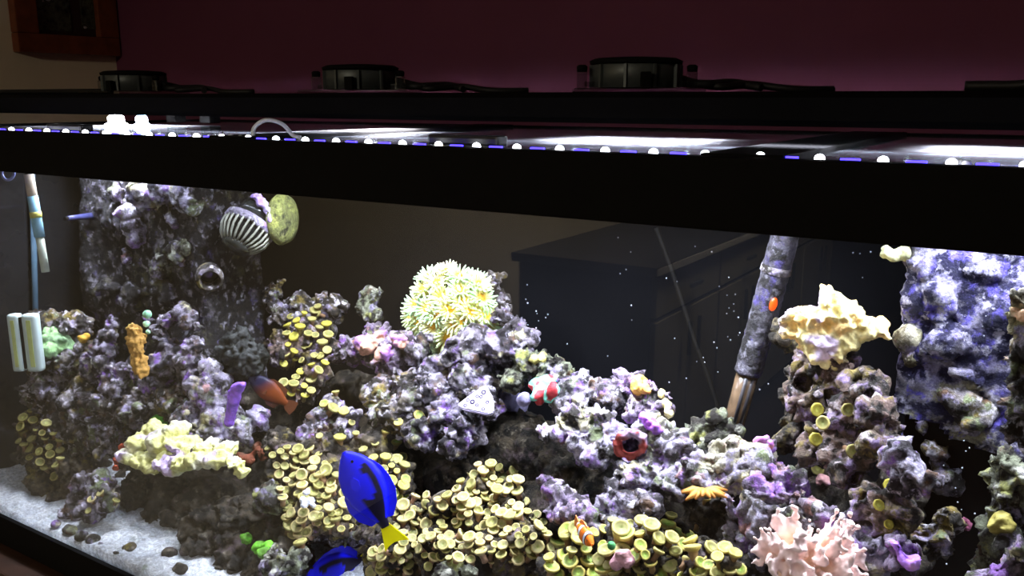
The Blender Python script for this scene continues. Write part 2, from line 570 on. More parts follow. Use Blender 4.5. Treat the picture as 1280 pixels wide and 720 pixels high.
# glass lids between the braces
for i, (a, b, lb) in enumerate(((TX0 + 0.02, -0.9, 'glass lid over the overflow with the white tubing loop on it'),
                                (-0.82, -0.275, 'glass lid panel between the two black cross braces'),
                                (-0.195, TX1 - 0.02, 'glass lid panel with bright salt clumps at its front edge'))):
    o = box('glass_lid', a, b, 0.034, TY1 - 0.022, 1.497, 1.5005, M['lid'], None, 0.0, org=((a + b) / 2, 0.3, 1.497))
    tag(o, lb, 'glass lid')
    hb = bmesh.new()
    bm_box(hb, (0.0, -0.235, 0.009), (0.09, 0.02, 0.011), 0, 0.003)
    link('lid_handle', me_from(hb), M['black_gloss'], o)

# salt-damp LED strip along the inside of the front rim
ls = empty('led_strip', (-0.7, 0.02, 1.4995), 'thin strip of white and blue lights along the front rim', 'light strip')
bm = bmesh.new(); bm_box(bm, (0, 0, 0.0), (1.86, 0.008, 0.003), 0, 0.0005)
link('strip', me_from(bm), M['black_gloss'], ls)
bm = bmesh.new(); bmesh.ops.create_icosphere(bm, subdivisions=2, radius=0.0042)
for v in bm.verts: v.co.z *= 0.9
ledw = me_from(bm, 'led', True); ledw.materials.append(M['led_white'])
bm = bmesh.new(); bm_box(bm, (0, 0, 0), (0.015, 0.003, 0.0032), 0, 0.001)
ledb = me_from(bm, 'ledb', True); ledb.materials.append(M['led_blue'])
for k in range(39):
    x = -0.645 + (k - 20) * 0.0471 - ls.location.x
    if abs(x) > 0.92: continue
    o = link('white_led', ledw, None, ls, (x, 0, 0.0035))
    o2 = link('blue_led', ledb, None, ls, (x + 0.0235, -0.001, 0.003))

# water surface
bm = bmesh.new()
NX, NY = 90, 30
gv = [[bm.verts.new((TX0 + 0.01 + (TX1 - TX0 - 0.02) * i / NX + 0.7, 0.006 + (TY1 - 0.018) * j / NY - 0.3, 0.0018 * math.sin(i * 0.55 + 0.8 * math.sin(j * 0.5)) * math.cos(j * 0.7 + i * 0.13))) for j in range(NY + 1)] for i in range(NX + 1)]
for i in range(NX):
    for j in range(NY):
        bm.faces.new((gv[i][j], gv[i + 1][j], gv[i + 1][j + 1], gv[i][j + 1]))
wo = link('water_surface', me_from(bm, 'water', True), M['water'], None, (-0.7, 0.3, 1.470))
tag(wo, 'gently rippled clear water surface under the glass lids', 'water', kind='stuff')

# ------------------------------------------------------------------ hood with its fan-cooled lamp heads
hd = empty('light_hood', (-0.7, 0.3, 1.503), 'long black light hood hanging over the aquarium top', 'light hood')
hbox = lambda *a, **k: sbox(*a, base=hd, **k)
HX0, HX1 = -2.05, 0.5
bm = bmesh.new()
prof = [(0.118, 1.530), (0.118, 1.550), (0.128, 1.5555), (0.45, 1.5555), (0.462, 1.550), (0.46, 1.530), (0.44, 1.529), (0.44, 1.5345), (0.14, 1.5345), (0.14, 1.530)]
o_ = hd.location
r0 = [bm.verts.new(Vector((HX0, y, z)) - o_) for y, z in prof]
r1 = [bm.verts.new(Vector((HX1, y, z)) - o_) for y, z in prof]
for i in range(len(prof)):
    j = (i + 1) % len(prof)
    bm.faces.new((r0[i], r0[j], r1[j], r1[i]))
bm.faces.new(r0[::-1]); bm.faces.new(r1)
bmesh.ops.recalc_face_normals(bm, faces=bm.faces)
link('shell', me_from(bm), M['hood'], hd)
hbox('front_lip', HX0 + 0.02, HX1 - 0.02, 0.145, 0.15, 1.5235, 1.536, M['black'])
hbox('light_tray', HX0 + 0.03, HX1 - 0.03, 0.151, 0.42, 1.5265, 1.534, M['hood_grey'])
for x in (-1.49, -1.39, 0.3):
    hbox('support_leg', x - 0.014, x + 0.014, 0.40, 0.425, 1.503, 1.53, M['black'], bev=0.002)
# diodes under the tray, one panel under each head
bm = bmesh.new(); bmesh.ops.create_icosphere(bm, subdivisions=1, radius=0.005)
for v in bm.verts: v.co.z *= 0.8
diode = me_from(bm, 'diode', True); diode.materials.append(M['led_white'])
for x in LAMPX:
    for a in range(4):
        for b in range(2):
            link('diode', diode, None, hd, Vector((x - 0.12 + 0.08 * a, 0.20 + 0.15 * b, 1.5262)) - o_)

lamp_labels = ('fan-cooled lamp head standing near the cream wall', 'fan-cooled lamp head between the two other heads on the hood',
               'fan-cooled lamp head farthest from the cream wall', None)
M['cord'] = mat('cord_black', srgb(14, 13, 14), 0.6)
for i, x in enumerate(LAMPX[:3]):
    lh = empty('lamp_head', (x, 0.28, 1.5555), 'grey drum-shaped ' + lamp_labels[i], 'lamp head', 'lamp heads on the hood')
    lh.rotation_euler.z = math.radians((8, 20, 30)[i])
    R0 = 0.052
    oct_ = lathe([(R0, 0.006), (R0, 0.032), (R0 - 0.001, 0.033)], 14)
    link('drum', oct_, M['grey_metal'], lh)
    link('fan_guard', lathe([(R0 + 0.002, 0.0325), (R0 + 0.003, 0.0365), (R0 - 0.004, 0.0395), (R0 - 0.03, 0.041)], 14), M['black'], lh)
    bm = bmesh.new(); bm_box(bm, (0, 0, 0.003), (0.148, 0.11, 0.004), 0, 0.0015)
    link('base_plate', me_from(bm), M['clear'], lh)
    for k in range(10):
        a = 2 * math.pi * k / 10
        bm = bmesh.new(); bm_box(bm, (0, 0, 0), (0.004, 0.003, 0.026), 0)
        f_ = link('cooling_fin', me_from(bm), M['grey_metal'], lh, (math.cos(a) * (R0 + 0.001), math.sin(a) * (R0 + 0.001), 0.019))
        f_.rotation_euler.z = a
    for s in (-1, 1):
        bm = bmesh.new()
        bm_box(bm, (s * 0.064, -0.012, 0.014), (0.012, 0.012, 0.02), 0, 0.002)
        bm_box(bm, (s * 0.055, -0.012, 0.010), (0.012, 0.008, 0.006), 0, 0.001)
        c_ = link('clip', me_from(bm), M['clear'], lh)
        link('clip_screw', lathe([(0.006, 0.024), (0.0065, 0.03), (0.004, 0.032)], 10), M['black'], c_, (s * 0.064, -0.012, 0))
    bm = bmesh.new()
    bm_box(bm, (0.006, -R0 - 0.006, 0.014), (0.012, 0.008, 0.018), 0, 0.002)
    link('bracket', me_from(bm), M['black'], lh)
    pts = curve_pts([(0.045, 0.01, 0.02), (0.075, 0.03, 0.012), (0.10, 0.0, 0.007), (0.14, 0.03, 0.010), (0.19, 0.015, 0.004), (0.24, 0.03, 0.004)], 24)
    link('power_cord', tube_mesh(pts, 0.0045, 8), M['cord'], lh)
    pts = curve_pts([(0.05, 0.02, 0.012), (0.085, 0.0, 0.010), (0.12, 0.035, 0.012), (0.15, 0.01, 0.006)], 18)
    link('power_cord', tube_mesh(pts, 0.005, 8), M['cord'], lh)
for (ps, lb) in (([(0, 117, .25), (30, 115.5, .25), (70, 115, .25), (110, 117, .25), (140, 119.5, .25)], 'black cable resting on the hood end near the cream wall'),
                 ([(1205, 119.5, .25), (1240, 116, .25), (1265, 110, .25), (1300, 105, .25), (1340, 112, .25), (1370, 119.5, .25)], 'black cable arched on the hood past the last lamp head')):
    c3 = [at(a, b, c) for a, b, c in ps]
    for p in c3: p.z = max(p.z, 1.5605)
    o0 = c3[0].copy()
    o = link('power_cable', tube_mesh([p - o0 for p in curve_pts(c3, 30)], 0.005, 8), M['cord'], None, o0)
    tag(o, lb, 'cable')

# pipes, tubing loop, salt clumps on the tank top
for (px, col, rr, lb) in ((146, srgb(235, 250, 240), 0.014, 'short white pipe stub with a lumpy foot glowing under the hood'),
                          (178, srgb(130, 180, 220), 0.010, 'short pale blue pipe stub glowing under the hood')):
    p = at(px, 160, 0.25)
    p.z = 1.5005
    pr = [(rr * 1.4, 0), (rr * 1.4, 0.004), (rr, 0.007), (rr, 0.016), (rr * .7, 0.0195)]
    o = link('pipe_stub', lathe(pr, 16), mat('pipe_paint', col, 0.3, var=0.05), None, p)
    tag(o, lb, 'pipe')
p0 = at_z(316, 173, 1.5015)
rX = RT * px2m(p0)
ctrl = [p0, p0 + rX * 3 + Vector((0, 0, 0.013)), p0 + rX * 18 + Vector((0, 0, 0.022)), p0 + rX * 38 + Vector((0, 0, 0.017)), p0 + rX * 50 + Vector((0, 0, 0.004)), p0 + rX * 60 + Vector((0, 0, 0.001))]
o = link('tubing_loop', tube_mesh([p - p0 for p in curve_pts(ctrl, 30)], 0.0026, 8), M['white_plastic'], None, p0)
tag(o, 'thin white tubing loop arching on the glass lid', 'tubing')


# ------------------------------------------------------------------ rock builder
def blob_mesh(blobs, voxel=0.004, seed=0, kids=9, kr=(0.28, 0.5), amps=(0.010, 0.010, 0.0045, 0.002), smooth_it=2, sub=2, crag=0.0, dents=(), plain=()):
    """union of (center, radius or (rx,ry,rz)) blobs with random lumps, voxel remeshed and displaced"""
    rnd = random.Random(seed)
    bm = bmesh.new()

    def ball(c, r, sv):
        s = r if isinstance(r, (tuple, list)) else (r, r, r)
        q = Quaternion((rnd.gauss(0, 1), rnd.gauss(0, 1), rnd.gauss(0, 1), rnd.gauss(0, 1))).normalized().to_matrix().to_4x4() if not isinstance(r, (tuple, list)) else Matrix.Identity(4)
        e = [rnd.uniform(0.82, 1.15) if not isinstance(r, (tuple, list)) else 1 for _ in range(3)]
        bmesh.ops.create_icosphere(bm, subdivisions=sv, radius=1.0, matrix=Matrix.Translation(c) @ q @ Matrix.Diagonal((s[0] * e[0], s[1] * e[1], s[2] * e[2], 1)))

    for c, r in blobs:
        ball(c, r, sub)
        rm = r if not isinstance(r, (tuple, list)) else min(r)
        for k in range(kids):
            d = Vector((rnd.gauss(0, 1), rnd.gauss(0, 1) - 0.5, rnd.gauss(0, 1) + 0.3)).normalized()
            ball(Vector(c) + d * rm * rnd.uniform(0.7, 1.0), rm * rnd.uniform(*kr), 1)
    for c, r in plain: ball(c, r, 1)
    me = me_from(bm)
    o = bpy.data.objects.new('tmp', me)
    COL.objects.link(o)
    md = o.modifiers.new('r', 'REMESH')
    md.mode = 'VOXEL'
    md.voxel_size = voxel
    if smooth_it:
        s = o.modifiers.new('s', 'SMOOTH'); s.iterations = smooth_it; s.factor = 0.5
    dg = bpy.context.evaluated_depsgraph_get()
    m2 = bpy.data.meshes.new_from_object(o.evaluated_get(dg), depsgraph=dg)
    bpy.data.objects.remove(o)
    bpy.data.meshes.remove(me)
    n = len(m2.vertices)
    co = np.empty(n * 3, np.float32); m2.vertices.foreach_get('co', co); co = co.reshape(-1, 3)
    no = np.empty(n * 3, np.float32); m2.vertex_normals.foreach_get('vector', no); no = no.reshape(-1, 3)
    a0, a1, a2, a3 = amps
    p = co + seed * 0.37
    d = np.zeros(n)
    if a0: d = d + a0 * fbm(p * 26, 3)
    if a1:
        wv = np.stack([vnoise(p * 45 + 5.1), vnoise(p * 45 + 11.7), vnoise(p * 45 + 23.9)], 1)
        pw = p + 0.009 * wv
        d = d + a1 * (0.5 - worley(pw * 52)) * (0.6 + 0.8 * (vnoise(p * 20 + 31) > 0))
        if crag:
            d = d + crag * (0.45 - np.abs(vnoise(pw * 75)) * 1.6) + crag * 0.55 * (0.45 - np.abs(vnoise(pw * 150 + 7)) * 1.6)
            d = d - crag * 1.3 * sstep(0.38, 0.12, worley(pw * 62 + 19))
    if a2: d = d + a2 * (0.55 - worley(p * 125))
    if a3: d = d + a3 * vnoise(p * 230)
    co = co + no * d[:, None]
    for (dc, dr, dd) in dents:                 # hollows worn into the face
        ax = (Vector(dc) - CAM).normalized()
        rel = co - np.array(CAM)[None]
        al = rel @ np.array(ax)
        pr = np.linalg.norm(rel - al[:, None] * np.array(ax)[None], axis=1)
        wt = sstep(dr * 1.1, dr * 0.7, pr * (1 + 0.2 * vnoise(co * 90)))
        wt = wt * (al < (Vector(dc) - CAM).length + dr * 2)
        co = co + np.array(ax)[None] * (wt * dd)[:, None]
    co[:, 2] = np.maximum(co[:, 2], 0.850 + 0.002 * vnoise(co * 40))
    co[:, 0] = np.maximum(co[:, 0], TX0 + 0.011)
    co[:, 1] = np.maximum(co[:, 1], 0.008)
    m2.vertices.foreach_set('co', co.ravel().astype(np.float32))
    m2.polygons.foreach_set('use_smooth', [True] * len(m2.polygons))
    m2.update()
    return m2, co


BVX0 = [0, 60, 110, 250, 330, 450, 640, 1000, 1130, 1280]
BTOP = [.10, .13, .17, .20, .32, .40, .40, .36, .22, .17]
BBOT = [.02, .03, .03, .04, .05, .08, .10, .11, .11, .11]


def ysurf(px, py):
    a, b = np.interp(px, BVX0, BTOP), np.interp(px, BVX0, BBOT)
    return a + (b - a) * (py - 400) / 320


SURF = []          # (object) for later ray casts


def to_blobs(lst, off=0.0):
    out = []
    for q in lst:
        px, py, rp = q[:3]
        dy = q[3] if len(q) > 3 else 0
        Y = float(ysurf(px, py)) + off + dy
        r = rp * px2m(at(px, py, Y))
        c = at(px, py, Y + r * 0.75)
        r = min(r, c.x - TX0 - 0.012) if c.x - r < TX0 + 0.02 else r
        r = max(r, 0.008)
        out.append((c, r))
    return out


def place_mesh(name, me, co, m, parent=None):
    c = Vector(((co[:, 0].min() + co[:, 0].max()) / 2, (co[:, 1].min() + co[:, 1].max()) / 2, co[:, 2].min()))
    base = c
    me.transform(Matrix.Translation(-base))
    me.update()
    o = link(name, me, m, parent, base)
    return o


RSEED = [10]


def rock(label, style, lst, off=0.0, name='live_rock', cat='rock', group='live rocks of the reef', down=False, **kw):
    RSEED[0] += 1
    bl = to_blobs(lst, off)
    plain = []
    if down:                     # the rock goes on down to the sand
        for c, r in list(bl):
            z = c.z - r
            while z > 0.87:
                plain.append((Vector((c.x, c.y + 0.004, z)), r * 1.05))
                z -= r * 1.1
    kw.setdefault('crag', 0.0065)
    kw.setdefault('voxel', 0.003)
    if 'dents' in kw:
        kw['dents'] = [(at(a, b, float(ysurf(a, b)) + off), c * px2m(at(a, b, float(ysurf(a, b)))), dd) for a, b, c, dd in kw['dents']]
    kw.setdefault('kids', 14)
    kw.setdefault('kr', (0.16, 0.42))
    kw.setdefault('amps', (0.010, 0.010, 0.0045, 0.0015))
    kw.setdefault('smooth_it', 1)
    me, co = blob_mesh(bl, seed=RSEED[0], plain=plain, **kw)
    o = place_mesh(name, me, co, M[style])
    tag(o, label, cat, group)
    SURF.append(o)
    return o


# ------------------------------------------------------------------ sand
def sand_mesh():
    nx, ny = 260, 90
    xs = np.linspace(TX0 + 0.012, TX1 - 0.012, nx)
    ys = np.linspace(0.006, TY1 - 0.012, ny)
    X, Y = np.meshgrid(xs, ys, indexing='ij')
    p = np.stack([X.ravel(), Y.ravel(), np.zeros(X.size)], 1)
    z = 0.858 + 0.006 * fbm(p * 9, 3) + 0.004 * vnoise(p * 60) + 0.0025 * vnoise(p * 160)
    v = np.concatenate([p[:, :2] - np.array((-0.7, 0.3)), (z - 0.815)[:, None]], 1)
    f = [(i * ny + j, (i + 1) * ny + j, (i + 1) * ny + j + 1, i * ny + j + 1) for i in range(nx - 1) for j in range(ny - 1)]
    me = bpy.data.meshes.new('sand')
    n0 = len(v)
    # skirt down to the base pane
    edge = [i * ny for i in range(nx)] + [(nx - 1) * ny + j for j in range(1, ny)] + [i * ny + ny - 1 for i in range(nx - 2, -1, -1)] + [j for j in range(ny - 2, 0, -1)]
    v = np.concatenate([v, np.array([(v[e][0], v[e][1], 0.0) for e in edge])])
    m = len(edge)
    f += [(edge[k], n0 + k, n0 + (k + 1) % m, edge[(k + 1) % m]) for k in range(m)]
    f.append(tuple(n0 + k for k in range(m)))
    me.from_pydata(v.tolist(), [], f)
    me.polygons.foreach_set('use_smooth', [len(q.vertices) == 4 for q in me.polygons])
    me.update()
    return me


sd = link('sand_bed', sand_mesh(), M['sand'], None, (-0.7, 0.3, 0.815))
tag(sd, 'white blue-tinted aquarium sand covering the tank bottom', 'sand', kind='stuff')
SURF.append(sd)


# ------------------------------------------------------------------ overflow boxes with coralline crust
def crusted_box(name, label, x0, x1, y0, y1, z0, z1, m, amp, seed, zlow):
    """box whose front and right faces are dense and crusted"""
    o = empty(name, ((x0 + x1) / 2, (y0 + y1) / 2, z0), label, 'overflow box')
    b = o.location
    box('plastic_panel', x0 - b.x + 0.004, x1 - b.x - 0.004, y0 - b.y + 0.004, y1 - b.y, 0, z1 - b.z, M['black'], o)
    s = 0.005
    path = [(x0, y1 - k * (y1 - y0) / int((y1 - y0) / s)) for k in range(int((y1 - y0) / s))]
    path += [(x0 + k * s, y0) for k in range(int((x1 - x0) / s))]
    path += [(x1, y0 + k * s) for k in range(int((y1 - y0) / s) + 1)]
    nz = int((z1 - z0) / s)
    P, N = [], []
    cx, cy = (x0 + x1) / 2, (y0 + y1) / 2
    for (x, y) in path:
        n = np.array((1.0 if x >= x1 - 0.002 else (-1.0 if x <= x0 + 0.002 else 0), -1.0 if y <= y0 + 0.002 else 0, 0))
        n = n / max(1e-6, np.linalg.norm(n))
        for k in range(nz + 1):
            P.append((x, y, z0 + k * (z1 - z0) / nz)); N.append(n)
    P, N = np.array(P), np.array(N)
    q = P + seed
    d = np.clip(amp * (fbm(q * 14, 3) * 0.9 + 0.25), 0, None) + 0.35 * amp * (0.6 - worley(q * 60)) + 0.14 * amp * vnoise(q * 200)
    d = np.clip(d, 0.0, None)
    P2 = P + N * d[:, None] - np.array(b)
    m1 = nz + 1
    NV = fbm(P * 18 + seed, 3)
    f = [(i * m1 + k, (i + 1) * m1 + k, (i + 1) * m1 + k + 1, i * m1 + k + 1) for i in range(len(path) - 1) for k in range(nz)
         if P[i * m1 + k, 2] > zlow + 0.05 * NV[i * m1 + k]]
    me = bpy.data.meshes.new('crust')
    me.from_pydata(P2.tolist(), [], f)
    me.polygons.foreach_set('use_smooth', [True] * len(me.polygons))
    me.update()
    link('coralline_crust', me, m, o)
    return o


ovl = crusted_box('overflow_box', 'dark overflow column with grey crust carrying the ribbed pump', -1.585, -1.245, 0.26, 0.385, 0.855, 1.485, M['crust_l'], 0.014, 3.1, 1.02)
ovr = crusted_box('overflow_box', 'overflow column crusted violet and blue beside the cream leather coral', -0.135, 0.2, 0.30, 0.60, 0.855, 1.485, M['crust_r'], 0.013, 8.3, 1.17)


def child_crust(parent, name, lst, off, style, label=None, **kw):
    RSEED[0] += 1
    bl = []
    for (px, py, rp, Y) in lst:
        r = rp * px2m(at(px, py, Y))
        bl.append((at(px, py, Y), r))
    me, co = blob_mesh(bl, seed=RSEED[0], **kw)
    me.transform(Matrix.Translation(-parent.location))
    me.update()
    o = link(name, me, M[style], parent)
    if label: o['label'] = label
    return o


child_crust(ovl, 'crust_lump', [(165, 262, 16, .255), (185, 250, 18, .25), (205, 240, 16, .25), (172, 290, 15, .255), (225, 245, 16, .255), (150, 240, 12, .258), (215, 275, 14, .252), (245, 250, 16, .262), (160, 320, 12, .258)], 0, 'r_pale', 'pale lumpy coralline crust', kids=12, voxel=0.0035)
child_crust(ovl, 'crust_lump', [(222, 318, 14, .25), (205, 330, 12, .255), (232, 305, 10, .255)], 0, 'r_green', kids=10, voxel=0.0035)
child_crust(ovl, 'crust_lump', [(140, 360, 18, .258), (170, 375, 20, .256), (205, 365, 18, .257)], 0, 'crust_l', kids=10, voxel=0.004)
child_crust(ovr, 'crust_lump', [(1150, 330, 18, .30), (1170, 380, 22, .30), (1185, 420, 24, .30), (1160, 440, 14, .30), (1215, 470, 24, .30), (1230, 330, 24, .31), (1245, 370, 20, .31)], 0, 'crust_r', kids=9)
child_crust(ovr, 'crust_lump', [(1142, 450, 12, .298), (1146, 490, 13, .298), (1150, 530, 13, .298), (1138, 420, 9, .298)], 0, 'r_cream', 'cream yellow encrusting growth', kids=8)
child_crust(ovr, 'crust_lump', [(1195, 500, 22, .30), (1215, 520, 22, .30), (1170, 560, 20, .30), (1180, 600, 18, .30)], 0, 'r_grey', kids=9)

# ------------------------------------------------------------------ live rocks
rock('tall knobbly grey-green rock against the dark side pane behind the magnet', 'r_grey', [(62, 418, 26), (92, 412, 24), (62, 455, 32), (100, 455, 32), (80, 500, 36), (48, 492, 24), (110, 500, 30)])
rock('slender grey spire rock next to the orange knob coral', 'r_lilac', [(140, 403, 7), (137, 418, 9), (132, 436, 14), (128, 460, 20), (150, 475, 24), (168, 462, 16), (158, 490, 22)])
rock('branching rock with violet knob tips beside the orange knob coral', 'r_lilac', [(226, 390, 9), (212, 402, 11), (198, 408, 8), (237, 402, 8), (250, 408, 9), (186, 402, 7), (208, 430, 17), (244, 432, 12), (236, 448, 13), (215, 455, 20), (200, 475, 24), (235, 478, 20)], kids=7)
rock('broad mottled grey rock above the cream plate coral', 'r_grey', [(150, 512, 32), (112, 540, 32), (185, 512, 28), (75, 538, 26), (215, 508, 24), (140, 545, 26)])
rock('mustard speckled rock standing on the white sand by the side pane', 'r_olive', [(36, 535, 20), (46, 562, 24), (76, 575, 28), (62, 600, 22), (56, 545, 24), (98, 585, 24), (80, 618, 20)])
rock('small pale crusted rock at the foot of the mustard speckled rock', 'r_lilac', [(105, 612, 18), (128, 610, 18), (140, 625, 16), (95, 632, 16), (120, 635, 16)], -0.015)
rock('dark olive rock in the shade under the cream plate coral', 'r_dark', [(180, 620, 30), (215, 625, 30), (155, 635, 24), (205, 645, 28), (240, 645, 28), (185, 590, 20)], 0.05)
rock('pale smooth sloping rock leaning beside the dark bushy coral', 'r_pale', [(262, 462, 13), (272, 478, 14), (282, 495, 15), (265, 500, 18), (252, 485, 14), (290, 518, 16), (268, 525, 18)], -0.01, kids=5, amps=(0.007, 0.005, 0.002, 0.001))
rock('lumpy pale rock shouldering the cream plate coral', 'r_pale', [(235, 520, 22), (248, 540, 20), (300, 540, 20), (320, 530, 16), (275, 545, 18)], -0.01)
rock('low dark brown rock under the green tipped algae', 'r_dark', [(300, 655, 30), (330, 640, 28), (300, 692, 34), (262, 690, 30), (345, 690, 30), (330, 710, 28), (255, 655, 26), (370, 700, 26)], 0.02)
rock('grey crusty rock with white and green growth near the sand', 'r_green', [(345, 700, 16), (365, 705, 18), (352, 718, 18), (330, 618, 16), (345, 628, 14)], -0.02)
rock('rock covered by polyps beside the blue tang', 'r_olive', [(368, 585, 34), (405, 565, 32), (350, 560, 24), (415, 610, 34), (385, 640, 32), (438, 590, 30), (425, 655, 26), (460, 565, 26), (490, 600, 26)])
rock('small violet-grey rock overhanging the second blue tang', 'r_lilac', [(415, 668, 13), (435, 665, 15), (452, 662, 14), (398, 668, 12), (425, 655, 14), (415, 660, 18, .04), (445, 660, 18, .04)], 0.01)
rock('rugged grey rock against the dark back behind the yellow polyp cascade', 'r_grey', [(343, 366, 15), (352, 352, 8), (375, 382, 19), (402, 382, 18), (352, 392, 18), (388, 408, 24), (415, 385, 12)], 0.02)
rock('upright rock carrying the yellow polyp cascade', 'r_brown', [(385, 425, 28), (360, 440, 22), (395, 462, 24), (372, 490, 22), (345, 425, 15), (410, 440, 20)])
rock('lilac ledge rock with pink crust on top', 'r_mauve', [(470, 434, 28), (445, 438, 20), (502, 434, 22), (490, 452, 22), (463, 412, 14), (435, 425, 10)])
rock('small pink and green crusted rock perched on the lilac ledge', 'r_green', [(463, 372, 12), (458, 385, 12), (465, 395, 12), (472, 366, 7)], 0.01, kids=8, voxel=0.003, amps=(0.004, 0.006, 0.003, 0.001))
rock('dark pitted rock below the lilac ledge', 'r_grey', [(480, 495, 24), (510, 478, 22), (500, 525, 24), (472, 520, 16), (520, 505, 22)])
rock('little lilac rock in front of the dark hollow', 'r_lilac', [(420, 512, 15), (440, 522, 13), (402, 528, 15), (430, 536, 16), (390, 540, 14)])
rock('tall violet-grey rock carrying the fluffy yellow coral', 'r_lilac', [(600, 440, 28), (572, 452, 26), (632, 436, 24), (545, 462, 22), (642, 408, 17), (628, 395, 12), (640, 440, 24), (655, 425, 16), (530, 425, 12), (522, 440, 12)], 0.0)
rock('dark rock tip sticking out behind the fluffy yellow coral', 'r_grey', [(622, 345, 9), (610, 350, 10), (618, 362, 12), (622, 378, 14), (630, 392, 12)], 0.03, voxel=0.003)
rock('violet and grey rock under the white holed triangle', 'r_lilac', [(540, 492, 26), (560, 520, 26), (585, 538, 24), (530, 545, 24), (605, 500, 22), (565, 555, 22), (590, 475, 22)])
rock('rounded grey-green rock behind the red and teal coral', 'r_green', [(660, 458, 23), (688, 456, 20), (642, 472, 18), (702, 472, 17), (672, 445, 12)], 0.01)
rock('grey rock shelf between the teal coral and the peaked rock', 'r_lilac', [(725, 482, 22), (745, 490, 22), (712, 498, 20), (735, 505, 22), (758, 500, 18)])
rock('large pale lilac boulder with an overhang', 'r_pale', [(705, 535, 18), (720, 525, 24), (745, 530, 26), (680, 540, 11), (765, 540, 24), (730, 550, 22), (755, 565, 20)], -0.02)
rock('peaked violet rock with an orange patch on its crown', 'r_mauve', [(790, 486, 21), (770, 470, 9), (775, 486, 16), (812, 488, 17), (800, 512, 22), (825, 512, 15), (833, 492, 7), (836, 510, 9)])
rock('pale violet rock with the red-rimmed hole', 'r_pale', [(812, 545, 24), (836, 552, 24), (765, 575, 20), (852, 572, 22), (812, 590, 24), (838, 600, 20), (785, 595, 20), (770, 555, 14), (790, 556, 18)], -0.01, dents=[(788, 557, 16, 0.05)])
rock('violet pointed rock above the polyp mound', 'r_mauve', [(683, 602, 10), (690, 618, 15), (705, 628, 18), (720, 640, 18), (695, 640, 16), (735, 655, 16)], -0.02)
rock('grey lilac rock behind the clownfish', 'r_lilac', [(765, 620, 20), (755, 640, 20), (785, 640, 22), (775, 660, 22), (810, 635, 18), (805, 660, 18)], -0.01)
rock('greenish knob rock at the foot of the leaning heater', 'r_green', [(893, 535, 17), (876, 540, 13), (912, 542, 14), (892, 555, 18)], 0.02)
rock('cream and lilac boulder below the leaning heater', 'r_cream', [(920, 570, 22), (903, 582, 22), (880, 582, 18), (945, 572, 18), (900, 560, 14)], -0.01)
rock('pale round-knobbed boulder next to the cream and lilac boulder', 'r_pale', [(930, 600, 20), (905, 605, 18), (880, 608, 16), (950, 588, 16), (865, 590, 16)], -0.01)
rock('lumpy lilac boulder with a magenta spot under the right mound', 'r_mauve', [(965, 585, 20), (985, 598, 20), (960, 560, 12), (1000, 610, 16)], -0.01)
rock('long smooth violet ridge above the pink finger coral', 'r_mauve', [(948, 610, 16), (970, 618, 16), (995, 625, 16), (1018, 632, 15), (1036, 645, 14)], -0.03, kids=6, amps=(0.006, 0.005, 0.003, 0.001))
rock('pale green-white slope rock bearing the pink finger coral', 'r_pale', [(960, 645, 20), (1000, 655, 26), (1040, 660, 24), (1065, 675, 22), (1090, 695, 20), (940, 630, 13), (1050, 695, 26), (910, 625, 12)], -0.02, down=True)
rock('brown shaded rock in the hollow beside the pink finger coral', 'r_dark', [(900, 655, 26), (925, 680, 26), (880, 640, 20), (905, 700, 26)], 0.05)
rock('low rock under the green polyp carpet', 'r_olive', [(730, 695, 28), (775, 690, 28), (820, 692, 30), (868, 705, 28), (700, 705, 24), (905, 715, 20)], -0.02, down=True)
rock('brown-violet mound bearing the cream leather coral', 'r_brown', [(1045, 465, 34), (1020, 495, 32), (1078, 485, 26), (1012, 450, 22), (1058, 525, 34), (1030, 555, 32), (1095, 525, 24), (1065, 575, 30), (1100, 560, 24)], dents=[(1072, 600, 14, 0.03), (1005, 480, 12, 0.03), (1090, 455, 10, 0.02)])
rock('thin dark olive pillar beside the leather coral mound', 'r_olive', [(985, 425, 13), (978, 410, 9), (990, 470, 11), (987, 495, 13), (985, 525, 14), (990, 550, 14)], 0.03)
rock('grey violet rock jutting from the mound toward the crusted column', 'r_lilac', [(1125, 566, 16), (1138, 578, 14), (1112, 578, 16), (1140, 600, 16), (1155, 608, 13), (1128, 600, 16), (1165, 600, 8)], -0.02)
rock('olive brown rock with polyps below the jutting rock', 'r_brown', [(1090, 622, 20), (1112, 635, 22), (1085, 645, 20), (1130, 640, 16), (1105, 660, 18)], -0.01)
rock('rock with bright purple crust near the pink finger coral', 'r_mauve', [(1125, 682, 15), (1142, 704, 14), (1118, 700, 14), (1150, 690, 12)], -0.02)
rock('dark rubble rock beneath the purple crusted rock', 'r_grey', [(1105, 680, 16), (1095, 668, 14), (1140, 665, 20), (1170, 680, 22), (1180, 655, 20)], 0.04)
rock('craggy grey and cream rock beside the violet crusted column top', 'r_cream', [(1272, 372, 14), (1262, 395, 13), (1285, 385, 18), (1270, 412, 14), (1290, 420, 20)], -0.05)
rock('pale knobby rock wall in front of the crusted column', 'r_grey', [(1278, 450, 20), (1270, 480, 18), (1280, 510, 22), (1268, 540, 18), (1285, 550, 22), (1262, 505, 12), (1295, 470, 22)], -0.04)
rock('shaded grey-green rock low beside the crusted column', 'r_green', [(1250, 580, 18), (1255, 610, 20), (1245, 640, 20), (1250, 668, 18), (1275, 600, 20)], 0.06, down=True)
rock('bright violet rock low in front of the crusted column', 'r_mauve', [(1268, 700, 18), (1250, 712, 14), (1285, 692, 20), (1235, 720, 12)], -0.05, down=True)
